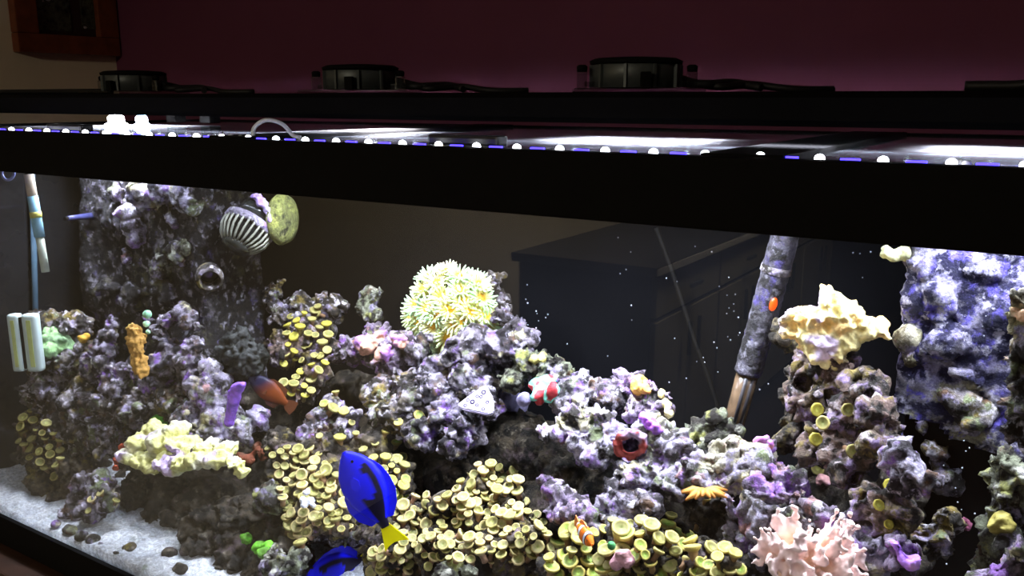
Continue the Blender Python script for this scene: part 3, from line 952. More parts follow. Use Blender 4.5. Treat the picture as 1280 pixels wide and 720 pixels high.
rock('mound rock under the big yellow polyp colony', 'r_olive', [(560, 650, 32), (515, 648, 28), (600, 645, 32), (640, 655, 28), (555, 690, 34), (495, 680, 26), (620, 690, 32), (608, 612, 20), (632, 615, 18), (665, 680, 24), (470, 660, 22), (590, 620, 18)], -0.02, down=True)
rock('little grey-green rock poking out below the big yellow polyp colony', 'r_green', [(562, 708, 12), (555, 718, 12), (588, 716, 10)], -0.06, kids=7)
# deep base of the reef
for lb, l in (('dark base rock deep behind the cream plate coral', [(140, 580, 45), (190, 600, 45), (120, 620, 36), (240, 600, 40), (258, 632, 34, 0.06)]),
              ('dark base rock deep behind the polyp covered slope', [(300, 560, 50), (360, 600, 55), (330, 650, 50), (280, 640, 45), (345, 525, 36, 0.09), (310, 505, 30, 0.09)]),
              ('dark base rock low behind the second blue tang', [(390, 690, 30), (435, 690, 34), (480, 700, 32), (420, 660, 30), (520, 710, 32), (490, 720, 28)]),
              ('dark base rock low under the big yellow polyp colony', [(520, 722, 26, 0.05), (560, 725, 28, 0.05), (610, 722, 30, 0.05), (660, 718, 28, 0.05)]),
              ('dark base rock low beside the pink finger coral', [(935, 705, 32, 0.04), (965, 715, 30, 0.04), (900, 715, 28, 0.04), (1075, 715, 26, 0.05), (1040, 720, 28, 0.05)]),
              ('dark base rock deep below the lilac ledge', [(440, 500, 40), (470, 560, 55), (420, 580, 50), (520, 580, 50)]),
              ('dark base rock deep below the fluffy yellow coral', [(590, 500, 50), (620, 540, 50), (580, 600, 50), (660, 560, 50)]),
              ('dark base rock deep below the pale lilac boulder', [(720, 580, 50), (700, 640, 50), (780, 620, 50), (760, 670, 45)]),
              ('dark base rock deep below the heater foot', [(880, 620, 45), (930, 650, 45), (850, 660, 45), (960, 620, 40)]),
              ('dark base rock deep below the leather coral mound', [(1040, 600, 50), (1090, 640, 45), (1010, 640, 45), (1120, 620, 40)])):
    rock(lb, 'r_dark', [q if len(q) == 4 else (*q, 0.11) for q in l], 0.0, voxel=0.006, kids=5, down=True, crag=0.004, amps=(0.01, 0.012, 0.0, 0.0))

# tiny stones on the sand
rnd = random.Random(4)
for px, py, rp, lb, st_ in ((86, 662, 9, 'grey-green pebble first in the line of stones on the sand', 'r_green'), (102, 670, 8, 'grey-green pebble second in the line of stones on the sand', 'r_green'),
                            (116, 674, 9, 'grey-green pebble third in the line of stones on the sand', 'r_green'), (70, 655, 6, 'pale pebble touching the foot of the mustard speckled rock', 'r_pale'),
                            (146, 693, 7, 'dark round pebble half sunk in the white sand', 'r_dark'), (161, 686, 8, 'mustard brown lump lying on the white sand', 'r_olive'),
                            (212, 692, 9, 'dark stone by the shaded foot of the reef', 'r_dark'), (225, 712, 9, 'black-brown stone at the sand edge near the frame', 'r_dark'),
                            (126, 681, 5, 'tiny pale chip beside the line of stones on the sand', 'r_pale')):
    p = at_z(px, py, 0.862)
    r = rp * px2m(p)
    RSEED[0] += 1
    me, co = blob_mesh([(p, (r * 1.2, r, r * 0.8))], voxel=0.0025, seed=RSEED[0], kids=5, amps=(0.003, 0.004, 0.002, 0.0))
    o = place_mesh('pebble', me, co, M[st_])
    tag(o, lb, 'pebble', 'stones on the sand')

# ------------------------------------------------------------------ ray casting onto the reef
bpy.context.view_layer.update()
V, F, base = [], [], 0
for o in SURF:
    me = o.data
    n = len(me.vertices)
    co = np.empty(n * 3, np.float32); me.vertices.foreach_get('co', co)
    co = co.reshape(-1, 3) + np.array(o.location, np.float32)
    V += co.tolist()
    F += [tuple(i + base for i in p.vertices) for p in me.polygons if len(p.vertices) <= 4]
    base += n
BVH = BVHTree.FromPolygons(V, F, all_triangles=False)


def hit(px, py):
    d = ray(px, py).normalized()
    loc, no, _, _ = BVH.ray_cast(CAM + d * 0.705 / max(d.y, 0.2) * 0.99, d)
    if loc is None:
        return None, None
    return loc, no


def hit_or(px, py, Y):
    l, n = hit(px, py)
    if l is None: l, n = at(px, py, Y), Vector((0, -0.5, 0.8))
    return l, n


def inside(poly, x, y):
    c = False
    j = len(poly) - 1
    for i in range(len(poly)):
        if (poly[i][1] > y) != (poly[j][1] > y) and x < (poly[j][0] - poly[i][0]) * (y - poly[i][1]) / (poly[j][1] - poly[i][1]) + poly[i][0]: c = not c
        j = i
    return c


# ------------------------------------------------------------------ zoanthid polyps
def polyp_mesh(cs, cr, cm, cc, seg=14):
    cm = tuple(v * 0.66 for v in cm)
    cc = (cc[0] * 0.8, cc[1] * 0.9, cc[2] * 0.75)
    R = 1.0
    prof = [(0.5, -1.8, cs), (0.46, -1.0, cs), (0.6, -0.5, cs), (0.9, -0.22, cr), (1.04, 0.0, cr), (1.0, 0.16, cr), (0.84, 0.22, cr), (0.66, 0.14, cm), (0.42, 0.08, cm), (0.2, 0.06, cc), (0.04, -0.04, cc)]
    me = lathe([(a, b) for a, b, _ in prof], seg)
    cols = np.repeat(np.array([c[:3] for _, _, c in prof]), seg, axis=0)
    set_colors(me, cols)
    # slightly scalloped rim
    for i, v in enumerate(me.vertices):
        if i // seg in (4, 5) and i % 2 == 0:
            v.co.x *= 0.94; v.co.y *= 0.94
    return me


M['polyp'] = attr_mat('polyp_skin', 0.55, 0.35, 0.15, 400)
ST = srgb(128, 98, 70)
PM = {
    'yellow': [polyp_mesh(ST, srgb(166, 158, 92), srgb(150, 144, 76), srgb(176, 170, 104)), polyp_mesh(ST, srgb(148, 142, 84), srgb(178, 170, 104), srgb(160, 156, 90)),
               polyp_mesh(ST, srgb(180, 168, 100), srgb(146, 142, 76), srgb(128, 126, 70))],
    'cream': [polyp_mesh(srgb(172, 136, 108), srgb(198, 182, 122), srgb(180, 170, 104), srgb(198, 190, 130)), polyp_mesh(srgb(166, 130, 104), srgb(182, 168, 110), srgb(196, 188, 130), srgb(168, 164, 100)),
              polyp_mesh(srgb(172, 136, 108), srgb(212, 192, 138), srgb(176, 172, 102), srgb(158, 156, 88))],
    'green': [polyp_mesh(srgb(158, 128, 84), srgb(186, 174, 88), srgb(172, 188, 84), srgb(166, 194, 92)), polyp_mesh(srgb(158, 128, 84), srgb(198, 180, 96), srgb(160, 180, 88), srgb(180, 200, 100))],
    'lemon': [polyp_mesh(srgb(130, 114, 70), srgb(176, 166, 66), srgb(192, 182, 72), srgb(200, 190, 90))],
}
for v in PM.values():
    for m_ in v: m_.materials.append(M['polyp'])


def colony(name, label, group, pts, kinds, rpx, seed, upw=0.8, camw=0.05):
    rnd = random.Random(seed)
    ok = []
    for (x, y) in pts:
        l, n = hit(x, y)
        if l is None or l.y > 0.5 or l.z < 0.88: continue
        ok.append((l, n))
    if not ok: return None
    c = Vector((sum(l.x for l, _ in ok) / len(ok), sum(l.y for l, _ in ok) / len(ok), min(l.z for l, _ in ok)))
    e = empty(name, c, label, 'coral', group)
    for l, n in ok:
        me = rnd.choice(PM[rnd.choice(kinds)])
        r = rpx * px2m(l) * rnd.uniform(0.62, 1.2)
        nn = (n * 0.5 + Vector((0, 0, upw)) - FW * camw + Vector((rnd.gauss(0, .2), rnd.gauss(0, .2), rnd.gauss(0, .1)))).normalized()
        o = link('polyp', me, None, e)
        q = Vector((0, 0, 1)).rotation_difference(nn)
        o.matrix_local = Matrix.Translation(l + nn * r * rnd.uniform(0.7, 1.2) - c) @ q.to_matrix().to_4x4() @ Matrix.Rotation(rnd.uniform(0, 6.28), 4, 'Z') @ Matrix.Diagonal((r, r * rnd.uniform(.88, 1.0), r, 1))
    return e


def poisson(poly, sp, seed, n=4000):
    rnd = random.Random(seed)
    x0, x1 = min(p[0] for p in poly), max(p[0] for p in poly)
    y0, y1 = min(p[1] for p in poly), max(p[1] for p in poly)
    out = []
    for _ in range(n):
        x, y = rnd.uniform(x0, x1), rnd.uniform(y0, y1)
        if inside(poly, x, y) and all((x - a) ** 2 + ((y - b) * 1.15) ** 2 > sp * sp for a, b in out): out.append((x, y))
    return out


GZ = 'button polyp colonies on the reef'
colony('button_polyp_colony', 'yellow button polyps cascading down the upright rock', GZ, poisson([(364, 396), (400, 384), (414, 415), (408, 450), (385, 500), (357, 500), (346, 468), (357, 430)], 10, 1), ['yellow', 'yellow', 'lemon'], 6.4, 1)
colony('button_polyp_colony', 'olive yellow button polyps crowding beside the blue tang', GZ, poisson([(335, 560), (400, 566), (425, 600), (430, 640), (438, 665), (400, 662), (375, 690), (358, 660), (345, 600)], 9.5, 2), ['yellow', 'cream'], 7.5, 2)
colony('button_polyp_colony', 'button polyps behind the dorsal fin of the blue tang', GZ, poisson([(468, 575), (500, 578), (512, 610), (500, 632), (484, 632)], 9.5, 3), ['yellow', 'green'], 7.0, 3)
colony('button_polyp_colony', 'big mound of cream-yellow button polyps next to the yellow tail', GZ, poisson([(488, 630), (520, 620), (560, 622), (580, 600), (602, 580), (640, 588), (656, 628), (678, 650), (690, 690), (640, 706), (560, 702), (500, 720), (462, 716), (470, 690), (500, 685)], 9.3, 4), ['cream', 'cream', 'yellow'], 7.6, 4)
colony('button_polyp_colony', 'carpet of large green-yellow button polyps around the clownfish', GZ, poisson([(688, 692), (715, 662), (790, 655), (850, 668), (885, 690), (925, 700), (930, 725), (688, 725)], 13, 5), ['green', 'green', 'yellow'], 10.5, 5)
colony('button_polyp_colony', 'scattered lemon button polyps dotting the leather coral mound', GZ, [(1020, 512), (1058, 513), (1031, 530), (1018, 550), (1060, 562), (1023, 586)], ['lemon', 'yellow'], 8.5, 6, 0.2, 0.7)
colony('button_polyp_colony', 'three lemon button polyps under the jutting grey violet rock', GZ, [(1108, 606), (1095, 633), (1108, 656)], ['lemon'], 10, 7, 0.2, 0.7)
colony('button_polyp_colony', 'sparse olive button polyps around the small dark hollow', GZ, [(412, 516), (408, 508), (420, 494), (430, 518), (438, 530), (521, 523), (499, 531), (470, 558), (495, 560), (504, 575), (445, 545), (425, 552), (480, 545), (455, 565), (400, 548)], ['yellow', 'green'], 7.0, 8)
colony('button_polyp_colony', 'lone yellow-green polyps hanging in the hollow by the frilly orange coral', GZ, [(838, 652), (871, 658), (855, 680), (905, 690), (884, 692), (870, 705), (880, 628)], ['green', 'yellow'], 9.5, 9)
colony('button_polyp_colony', 'mustard polyps on the rock standing by the side pane', GZ, poisson([(20, 520), (45, 515), (70, 545), (85, 575), (75, 600), (45, 590), (25, 560)], 10, 10), ['yellow'], 5.5, 10)
colony('button_polyp_colony', 'few yellow polyps on the small pale crusted rock', GZ, [(118, 628), (143, 630), (136, 642), (128, 618), (52, 613), (112, 640)], ['yellow', 'cream'], 5.5, 11)
colony('button_polyp_colony', 'few olive polyps below the shaded foot of the blue tang', GZ, [(362, 640), (370, 660), (385, 668), (388, 680), (360, 620), (476, 690), (490, 695)], ['yellow'], 7, 12)


# ------------------------------------------------------------------ other corals
def color_mesh(me, fn):
    n = len(me.vertices)
    co = np.empty(n * 3, np.float32); me.vertices.foreach_get('co', co); co = co.reshape(-1, 3)
    no = np.empty(n * 3, np.float32); me.vertex_normals.foreach_get('vector', no); no = no.reshape(-1, 3)
    set_colors(me, fn(co, no))


def cmix(a, b, t):
    return np.array(a[:3])[None] * (1 - t)[:, None] + np.array(b[:3])[None] * t[:, None]


M['coral'] = attr_mat('coral_skin', 0.65, 0.3, 0.25, 170, 1.0)
M['coral_soft'] = attr_mat('soft_coral_skin', 0.55, 0.35, 0.06, 300, 0.15)


# fluffy flower-pot coral: polyps on a dome
def flower_polyp(seed, ca, cb, cc):
    rnd = random.Random(seed)
    verts, faces, cols = [], [], []

    def ring(c, ax, r, seg, col):
        q = Vector((0, 0, 1)).rotation_difference(ax)
        s = len(verts)
        for k in range(seg):
            a = 2 * math.pi * k / seg
            verts.append(tuple(c + q @ Vector((math.cos(a) * r, math.sin(a) * r, 0)))); cols.append(col[:3])
        return s

    def strip(a, b, seg):
        for k in range(seg): faces.append((a + k, a + (k + 1) % seg, b + (k + 1) % seg, b + k))

    z = Vector((0, 0, 1))
    s0 = ring(Vector((0, 0, -1.3)), z, 0.35, 8, cb)
    s1 = ring(Vector((0, 0, -0.1)), z, 0.45, 8, ca); strip(s0, s1, 8)
    s2 = ring(Vector((0, 0, 0.12)), z, 0.28, 8, cc); strip(s1, s2, 8)
    faces.append(tuple(range(s2, s2 + 8)))
    for ringi, (nt, ln, el) in enumerate(((18, 0.85, 0.25), (14, 0.75, 0.8))):
        for k in range(nt):
            a = 2 * math.pi * (k + 0.5 * ringi) / nt + rnd.uniform(-.08, .08)
            d = Vector((math.cos(a), math.sin(a), 0))
            e = el + rnd.uniform(-.25, .25)
            p0 = d * 0.38
            ax = (d * math.cos(e) + z * math.sin(e)).normalized()
            L = ln * rnd.uniform(.8, 1.15)
            a0 = ring(p0, ax, 0.11, 5, ca)
            a1 = ring(p0 + ax * L * .7, ax, 0.095, 5, cb); strip(a0, a1, 5)
            a2 = ring(p0 + ax * L + z * 0.05, ax, 0.045, 5, cb); strip(a1, a2, 5)
            faces.append(tuple(range(a2, a2 + 5)))
    me = bpy.data.meshes.new('flower_polyp')
    me.from_pydata(verts, [], faces)
    me.polygons.foreach_set('use_smooth', [True] * len(me.polygons))
    me.update()
    set_colors(me, np.array(cols))
    me.materials.append(M['coral_soft'])
    return me


fp = [flower_polyp(1, srgb(248, 220, 104), srgb(232, 250, 190), srgb(246, 190, 40)), flower_polyp(2, srgb(246, 228, 130), srgb(244, 250, 200), srgb(240, 180, 40)),
      flower_polyp(3, srgb(232, 206, 104), srgb(206, 244, 196), srgb(214, 156, 50))]
gy = float(ysurf(570, 400))
gc = at(567, 385, gy + 0.05)
gm = px2m(gc)
ge = empty('flower_pot_coral', gc + Vector((0, 0, -0.03)), 'fluffy pale yellow flower pot coral crowning the violet-grey rock', 'coral')
me, co = blob_mesh([(gc + UP * 8 * gm, 26 * gm), (gc - RT * 14 * gm, 22 * gm), (gc + RT * 12 * gm - UP * 12 * gm, 24 * gm), (gc - UP * 24 * gm - RT * 5 * gm, 20 * gm)], seed=5, kids=2, amps=(0.004, 0.003, 0, 0))
me.transform(Matrix.Translation(-ge.location)); me.update()
link('skeleton_base', me, M['r_brown'], ge)
gp = [(548, 353), (575, 345), (595, 352), (603, 372), (555, 372), (577, 362), (530, 362), (521, 380), (538, 385), (565, 385), (590, 388), (608, 392), (523, 402), (545, 405), (570, 403), (592, 410), (536, 424), (562, 420), (585, 425), (555, 432), (604, 415), (600, 355), (612, 402), (535, 345), (560, 338), (518, 392), (528, 415), (548, 392), (580, 375), (580, 400)]
rnd = random.Random(9)
gb = Vector(gc) + FW * 0.03
for (x, y) in gp:
    # point on the dome, facing outwards
    dx, dy = (x - 567) / 56, (y - 388) / 54
    rr = min(0.98, dx * dx + dy * dy)
    hgt = math.sqrt(1 - rr)
    p = at(x, y, gy + 0.05) - FW * (0.052 * hgt)
    nn = (RT * dx * 1.0 - UP * dy * 1.0 - FW * (hgt + 0.25) + Vector((0, 0, 0.35))).normalized()
    s = 15.5 * gm * rnd.uniform(.85, 1.12)
    o = link('polyp', rnd.choice(fp), None, ge)
    o.matrix_local = Matrix.Translation(p - ge.location) @ Vector((0, 0, 1)).rotation_difference(nn).to_matrix().to_4x4() @ Matrix.Rotation(rnd.uniform(0, 6), 4, 'Z') @ Matrix.Scale(s, 4)


# generic lump coral from pixel blobs at their reef depth
def lump(name, label, cat, lst, colfn, off=-0.012, m='coral', group=None, Yabs=None, flat=None, chain=False, **kw):
    if name in ('encrusting_coral', 'red_sponge', 'green_algae', 'leather_coral', 'plate_coral', 'coralline_tuft'): kw.setdefault('crag', 0.0032)
    RSEED[0] += 1
    bl = []
    if chain:
        lst = [tuple(a + (b - a) * k / 3 for a, b in zip(q0, q1)) for q0, q1 in zip(lst[:-1], lst[1:]) for k in range(3)] + [lst[-1]]
    for q in lst:
        px, py, rp = q[:3]
        if Yabs is not None:
            Y = Yabs + (q[3] if len(q) > 3 else 0)
        else:
            l, _ = hit_or(px, py, float(ysurf(px, py)))
            Y = l.y + off + (q[3] if len(q) > 3 else 0)
        p = at(px, py, Y)
        bl.append((p, rp * px2m(p)))
    kw.setdefault('voxel', 0.0026)
    if flat: bl = [(p, (r, r, r * flat)) for p, r in bl]
    me, co = blob_mesh(bl, seed=RSEED[0], **kw)
    o = place_mesh(name, me, co, M[m])
    color_mesh(o.data, colfn)
    if label: tag(o, label, cat, group)
    return o


def two(a, b, scale=60, lo=-0.2, hi=0.3, third=None, ts=90, tl=0.25, th=0.4):
    def f(co, no):
        c = cmix(a, b, sstep(lo, hi, fbm(co * scale + 3.7, 3)))
        if third is not None:
            t = sstep(tl, th, fbm(co * ts + 9.1, 2))
            c = c * (1 - t)[:, None] + np.array(third[:3])[None] * t[:, None]
        return c
    return f


# cream leather coral cap on the right mound
ly = float(ysurf(1045, 430))
lump('leather_coral', 'frilly cream-yellow leather coral capping the brown-violet mound', 'coral',
     [(1040, 385, 22), (1035, 370, 12), (1000, 398, 18), (985, 402, 12), (1020, 405, 24), (1060, 400, 24), (1085, 410, 18), (1100, 412, 12), (1010, 425, 20), (1035, 430, 24), (1062, 425, 20), (1025, 448, 14), (1050, 445, 14), (1070, 380, 8), (1028, 362, 6), (990, 415, 12), (1108, 420, 7)],
     two(srgb(250, 236, 170), srgb(252, 214, 140), 40, third=srgb(232, 214, 240), ts=34, tl=0.15, th=0.35), m='coral', Yabs=ly - 0.012, voxel=0.0028, kids=16, kr=(0.14, 0.34), crag=0.005, amps=(0.006, 0.008, 0.003, 0.001))
# cream plate coral at the left
lump('plate_coral', 'cream plate coral shelf jutting over the shaded rock', 'coral',
     [(165, 570, 18, -.01), (185, 575, 20, -.02), (208, 578, 20, -.025), (230, 577, 20, -.025), (252, 576, 20, -.025), (275, 574, 18, -.02), (295, 578, 14, -.02), (178, 552, 20, .01), (205, 552, 22, .0), (232, 555, 22, .0), (258, 558, 20, .0), (283, 560, 16, 0), (192, 536, 16, .03), (222, 538, 16, .02), (190, 588, 14, -.028), (218, 588, 13, -.03), (304, 588, 9, -.02)],
     two(srgb(214, 212, 140), srgb(222, 220, 190), 26, third=srgb(206, 186, 222), ts=24, tl=0.15, th=0.35), Yabs=0.075, kids=8, kr=(0.12, 0.26), flat=0.5, crag=0.0045, amps=(0.006, 0.005, 0.003, 0.0015))
# orange knob coral
lump('knob_coral', 'fuzzy orange upright knob coral with a green edge', 'coral', [(168, 412, 10), (170, 424, 12), (171, 438, 12), (174, 450, 10), (176, 462, 9)],
     lambda co, no: cmix(srgb(196, 150, 76), srgb(128, 206, 90), sstep(0.35, 0.9, -no[:, 0] * 0.7 + no[:, 2] * 0.45)), Yabs=0.115, kids=10, kr=(0.15, 0.3), crag=0.002, amps=(0.002, 0.002, 0.004, 0.002), voxel=0.002)
lump('bead_algae', 'tiny pale mint bead pair beside the orange knob coral', 'algae', [(184, 393, 5), (183, 405, 4.5), (185, 415, 4)], two(srgb(190, 236, 200), srgb(150, 210, 170)), Yabs=0.13, kids=2, voxel=0.002, amps=(0.001, 0.001, 0, 0))
# dark bushy coral
lump('bushy_coral', 'dark blackish bushy coral clump beside the pale sloping rock', 'coral', [(300, 440, 26), (285, 450, 20), (315, 450, 20), (298, 465, 16), (300, 424, 14)],
     two(srgb(22, 24, 22), srgb(58, 60, 60), 110), Yabs=0.235, kids=34, kr=(0.1, 0.22), crag=0.006, amps=(0.003, 0.006, 0.005, 0.002))
# purple tube sponge, tongue, etc.
lump('tube_sponge', 'bright violet finger sponge in front of the dark bushy coral', 'sponge', [(303, 481, 6), (296, 486, 8), (292, 500, 7), (289, 515, 6), (287, 527, 6)], two(srgb(150, 100, 226), srgb(120, 84, 196)), Yabs=0.15, chain=True, kids=3, amps=(0.002, 0.002, 0.001, 0))
lump('tongue_coral', 'smooth lilac tongue-shaped coral under the teal coral', 'coral', [(640, 502, 13), (650, 508, 11), (632, 494, 11), (655, 500, 9)], two(srgb(140, 134, 170), srgb(116, 112, 146)), off=-0.008, kids=2, amps=(0.003, 0.001, 0.001, 0))
lump('button_coral', 'red and teal patterned fleshy coral on the rounded rock', 'coral', [(670, 482, 10), (685, 480, 12), (692, 488, 10), (675, 492, 11), (688, 494, 9)],
     lambda co, no: cmix(srgb(120, 214, 198), srgb(184, 56, 64), sstep(0.0, 0.08, vnoise(co * 95 + 2.2))), off=-0.008, kids=5, amps=(0.003, 0.003, 0.001, 0))
lump('encrusting_coral', 'pink and peach crust on the lilac ledge rock', 'coral', [(462, 432, 14), (475, 425, 12), (450, 428, 10), (478, 440, 10), (500, 428, 9)],
     two(srgb(206, 160, 140), srgb(170, 120, 196), 50), off=-0.004, kids=9, amps=(0.003, 0.006, 0.003, 0.001))
lump('encrusting_coral', 'orange and yellow patch on the peaked violet rock', 'coral', [(800, 478, 9), (795, 485, 8), (806, 487, 8)], two(srgb(224, 176, 92), srgb(214, 150, 90)), off=-0.004, kids=5, amps=(0.002, 0.003, 0.001, 0))
lump('encrusting_coral', 'yellow-white growth hanging at the side of the peaked rock', 'coral', [(828, 492, 6), (832, 505, 7), (835, 517, 7)], two(srgb(216, 206, 140), srgb(180, 170, 130)), off=-0.004, kids=5, amps=(0.002, 0.003, 0.001, 0))
lump('encrusting_coral', 'magenta patch on the lower flank of the peaked rock', 'coral', [(812, 528, 9), (822, 536, 8), (804, 520, 6)], two(srgb(176, 106, 220), srgb(144, 96, 190)), off=-0.003, kids=7, amps=(0.002, 0.004, 0.002, 0))
lump('encrusting_coral', 'bright purple crust on the rock by the pink fingers', 'coral', [(1122, 681, 9), (1140, 703, 11), (1130, 698, 8)], two(srgb(178, 126, 230), srgb(206, 160, 220)), off=-0.006, kids=7, amps=(0.002, 0.004, 0.002, 0))
lump('encrusting_coral', 'yellow patch atop the rounded grey-green rock', 'coral', [(668, 450, 7), (678, 448, 7)], two(srgb(206, 196, 116), srgb(170, 160, 100)), off=-0.003, kids=6, amps=(0.002, 0.003, 0.001, 0))
lump('encrusting_coral', 'pink crust on the tip of the lumpy lilac boulder', 'coral', [(955, 550, 8), (962, 556, 7), (945, 552, 6)], two(srgb(190, 120, 200), srgb(206, 140, 130)), off=-0.004, kids=5, amps=(0.002, 0.003, 0.001, 0))
lump('encrusting_coral', 'pink spot on the slope below the leather coral mound', 'coral', [(1028, 600, 8), (1036, 606, 6)], two(srgb(224, 170, 170), srgb(200, 160, 200)), off=-0.006, kids=6, amps=(0.002, 0.004, 0.001, 0))
lump('encrusting_coral', 'peach patch on the craggy rock beside the column top', 'coral', [(1272, 390, 8), (1280, 394, 8)], two(srgb(236, 190, 150), srgb(236, 220, 190)), off=-0.006, kids=5, amps=(0.002, 0.003, 0.001, 0))
lump('encrusting_coral', 'dim mustard growth on the shaded rock low by the column', 'coral', [(1250, 652, 13), (1242, 660, 9), (1258, 660, 9)], two(srgb(150, 140, 70), srgb(120, 112, 64)), off=-0.006, kids=6, amps=(0.003, 0.003, 0.001, 0))
lump('encrusting_coral', 'dull pink knob at the dark foot of the column', 'coral', [(1203, 652, 7), (1209, 658, 6)], two(srgb(150, 84, 110), srgb(170, 100, 120)), Yabs=0.285, kids=4, amps=(0.002, 0.003, 0.001, 0))
lump('red_sponge', 'small red sponge beside the cream plate coral', 'sponge', [(148, 566, 6), (146, 576, 6), (152, 560, 5), (145, 585, 5)], two(srgb(206, 92, 62), srgb(170, 70, 56)), off=-0.01, kids=5, amps=(0.002, 0.003, 0.001, 0))
lump('red_sponge', 'rusty sponge on the edge of the polyp covered rock', 'sponge', [(322, 560, 8), (330, 568, 8), (312, 575, 7), (302, 572, 6)], two(srgb(160, 90, 66), srgb(150, 104, 84)), off=-0.008, kids=6, amps=(0.002, 0.003, 0.001, 0))
# red-rimmed hole
hy, _ = hit_or(788, 556, 0.2)
rim = []
for k in range(11):
    a = math.radians(150 - k * 33 + 60)
    rim.append((788 + 17 * math.cos(a), 556 + 15 * math.sin(a), 5.5))
lump('red_sponge', 'rusty red sponge ring around the dark hole', 'sponge', rim, two(srgb(150, 66, 60), srgb(150, 130, 160), 60), Yabs=float(ysurf(788, 556)) - 0.018, chain=True, kids=5, amps=(0.002, 0.003, 0.001, 0))
# algae tufts
lump('green_algae', 'bright green algae pad above the cream plate coral', 'algae', [(200, 526, 7), (210, 527, 7), (195, 524, 5)], two(srgb(120, 214, 70), srgb(90, 180, 60)), off=-0.008, kids=4, amps=(0.001, 0.002, 0.001, 0))
lump('green_algae', 'bright green algae tips on the low dark rock', 'algae', [(308, 674, 7), (325, 684, 9), (335, 682, 7), (330, 692, 7)], two(srgb(110, 190, 50), srgb(84, 130, 44)), off=-0.012, kids=8, amps=(0.002, 0.003, 0.001, 0))
lump('green_algae', 'pale mint algae crust on the tall rock by the side pane', 'algae', [(66, 425, 13), (78, 430, 12), (60, 438, 10)], two(srgb(150, 190, 130), srgb(130, 160, 120)), off=-0.006, kids=10, amps=(0.003, 0.004, 0.002, 0))
lump('mustard_algae', 'mustard algae knob on the tall rock by the side pane', 'algae', [(104, 424, 6), (108, 420, 4)], two(srgb(196, 150, 50), srgb(160, 120, 50)), off=-0.008, kids=4, amps=(0.001, 0.002, 0.001, 0))
lump('white_cluster_coral', 'small white knobbly coral cluster among the polyps near the blue tang', 'coral', [(383, 615, 5), (378, 624, 5), (388, 626, 6), (380, 632, 5), (391, 632, 4)], two(srgb(226, 230, 244), srgb(200, 206, 230)), off=-0.022, kids=8, voxel=0.0022, amps=(0.001, 0.002, 0.001, 0))
lump('pink_star_coral', 'pinkish star coral patch among the green polyps', 'coral', [(776, 695, 9), (785, 702, 8), (770, 705, 8), (782, 690, 6)], two(srgb(196, 150, 160), srgb(160, 120, 120), 90), off=-0.016, kids=8, amps=(0.001, 0.004, 0.001, 0))
lump('green_bead', 'single round dark green bead polyp among the green polyps', 'coral', [(764, 682, 6)], two(srgb(70, 150, 90), srgb(120, 190, 110), 150), off=-0.022, kids=0, voxel=0.002, amps=(0, 0.001, 0, 0))


# white holed triangle
def triangle_piece():
    l, n = hit_or(597, 505, 0.25)
    c = at(597, 507, l.y - 0.012)
    s = px2m(c)
    P = [(-25, 0), (-18, -6), (14, -16), (22, -13), (21, 5), (13, 23), (9, 24), (-12, 10)]
    bm = bmesh.new()
    R_, U_, N_ = (RT * 0.93 + FW * 0.3).normalized(), None, None
    N_ = -(FW * 0.8 - Vector((0, 0, 0.6)) + RT * 0.2).normalized()
    R_ = (RT - N_ * RT.dot(N_)).normalized()
    U_ = N_.cross(R_)
    f_ = [bm.verts.new((R_ * x + U_ * y) * s) for x, y in P]
    face = bm.faces.new(f_)
    r = bmesh.ops.extrude_face_region(bm, geom=[face])
    vs = [g for g in r['geom'] if isinstance(g, bmesh.types.BMVert)]
    bmesh.ops.translate(bm, verts=vs, vec=N_ * 0.009)
    bmesh.ops.recalc_face_normals(bm, faces=bm.faces)
    bmesh.ops.bevel(bm, geom=list(bm.edges), offset=0.0018, segments=2, affect='EDGES')
    o = link('holed_shell', me_from(bm), mat('shell_white', srgb(214, 206, 238), 0.6, var=0.1, scale=120, bump=0.3), None, c)
    tag(o, 'white-lilac triangular piece with small dark discs for holes on the reef', 'shell')
    hm = mat('hole_shade', srgb(44, 36, 74), 0.9, spec=0.1)  # dark discs on the surface, the shade inside holes painted as colour
    for (x, y) in ((-11, 5), (-5, 2), (1, -3), (6, 8), (9, 14), (9, -9), (-14, -2), (14, 0), (1, 9)):
        rr = 3.4 if (x + y) % 2 else 2.5
        q = Vector((0, 0, 1)).rotation_difference(N_)
        me = lathe([(rr * s, 0.0), (rr * s, 0.0006), (rr * s * .6, 0.0004), (rr * s * 0.3, 0.0001)], 10)
        h = link('hole_disc', me, hm, o)
        h.matrix_local = Matrix.Translation((R_ * x + U_ * y) * s + N_ * 0.0088) @ q.to_matrix().to_4x4()
    return o


triangle_piece()

# frilly orange coral
fl, _ = hit_or(880, 616, 0.2)
fe = empty('frilly_coral', at(880, 622, fl.y - 0.01), 'flat frilly orange-brown coral under the pale boulder', 'coral')
rnd = random.Random(3)
fm = bpy.data.materials.new('frill'); fm = attr_mat('frill_skin', 0.6, 0.3, 0.15, 300)
for k in range(13):
    a = math.radians(-100 + k * 17)
    d = (RT * math.sin(a) * 1.0 - Vector((FW.x, FW.y, 0)) * math.cos(a) * 0.8 + Vector((0, 0, 0.12 + rnd.uniform(-.1, .15)))).normalized()
    L = 0.026 * rnd.uniform(.7, 1.2)
    me = tube_mesh([Vector((0, 0, 0.006)), d * L * .5 + Vector((0, 0, 0.008)), d * L + Vector((0, 0, 0.004))], [0.005, 0.0042, 0.001], 6)
    set_colors(me, np.repeat(np.array([srgb(190, 160, 70)[:3], srgb(190, 140, 60)[:3], srgb(170, 110, 50)[:3]]), 6, axis=0))
    link('frill', me, fm, fe)


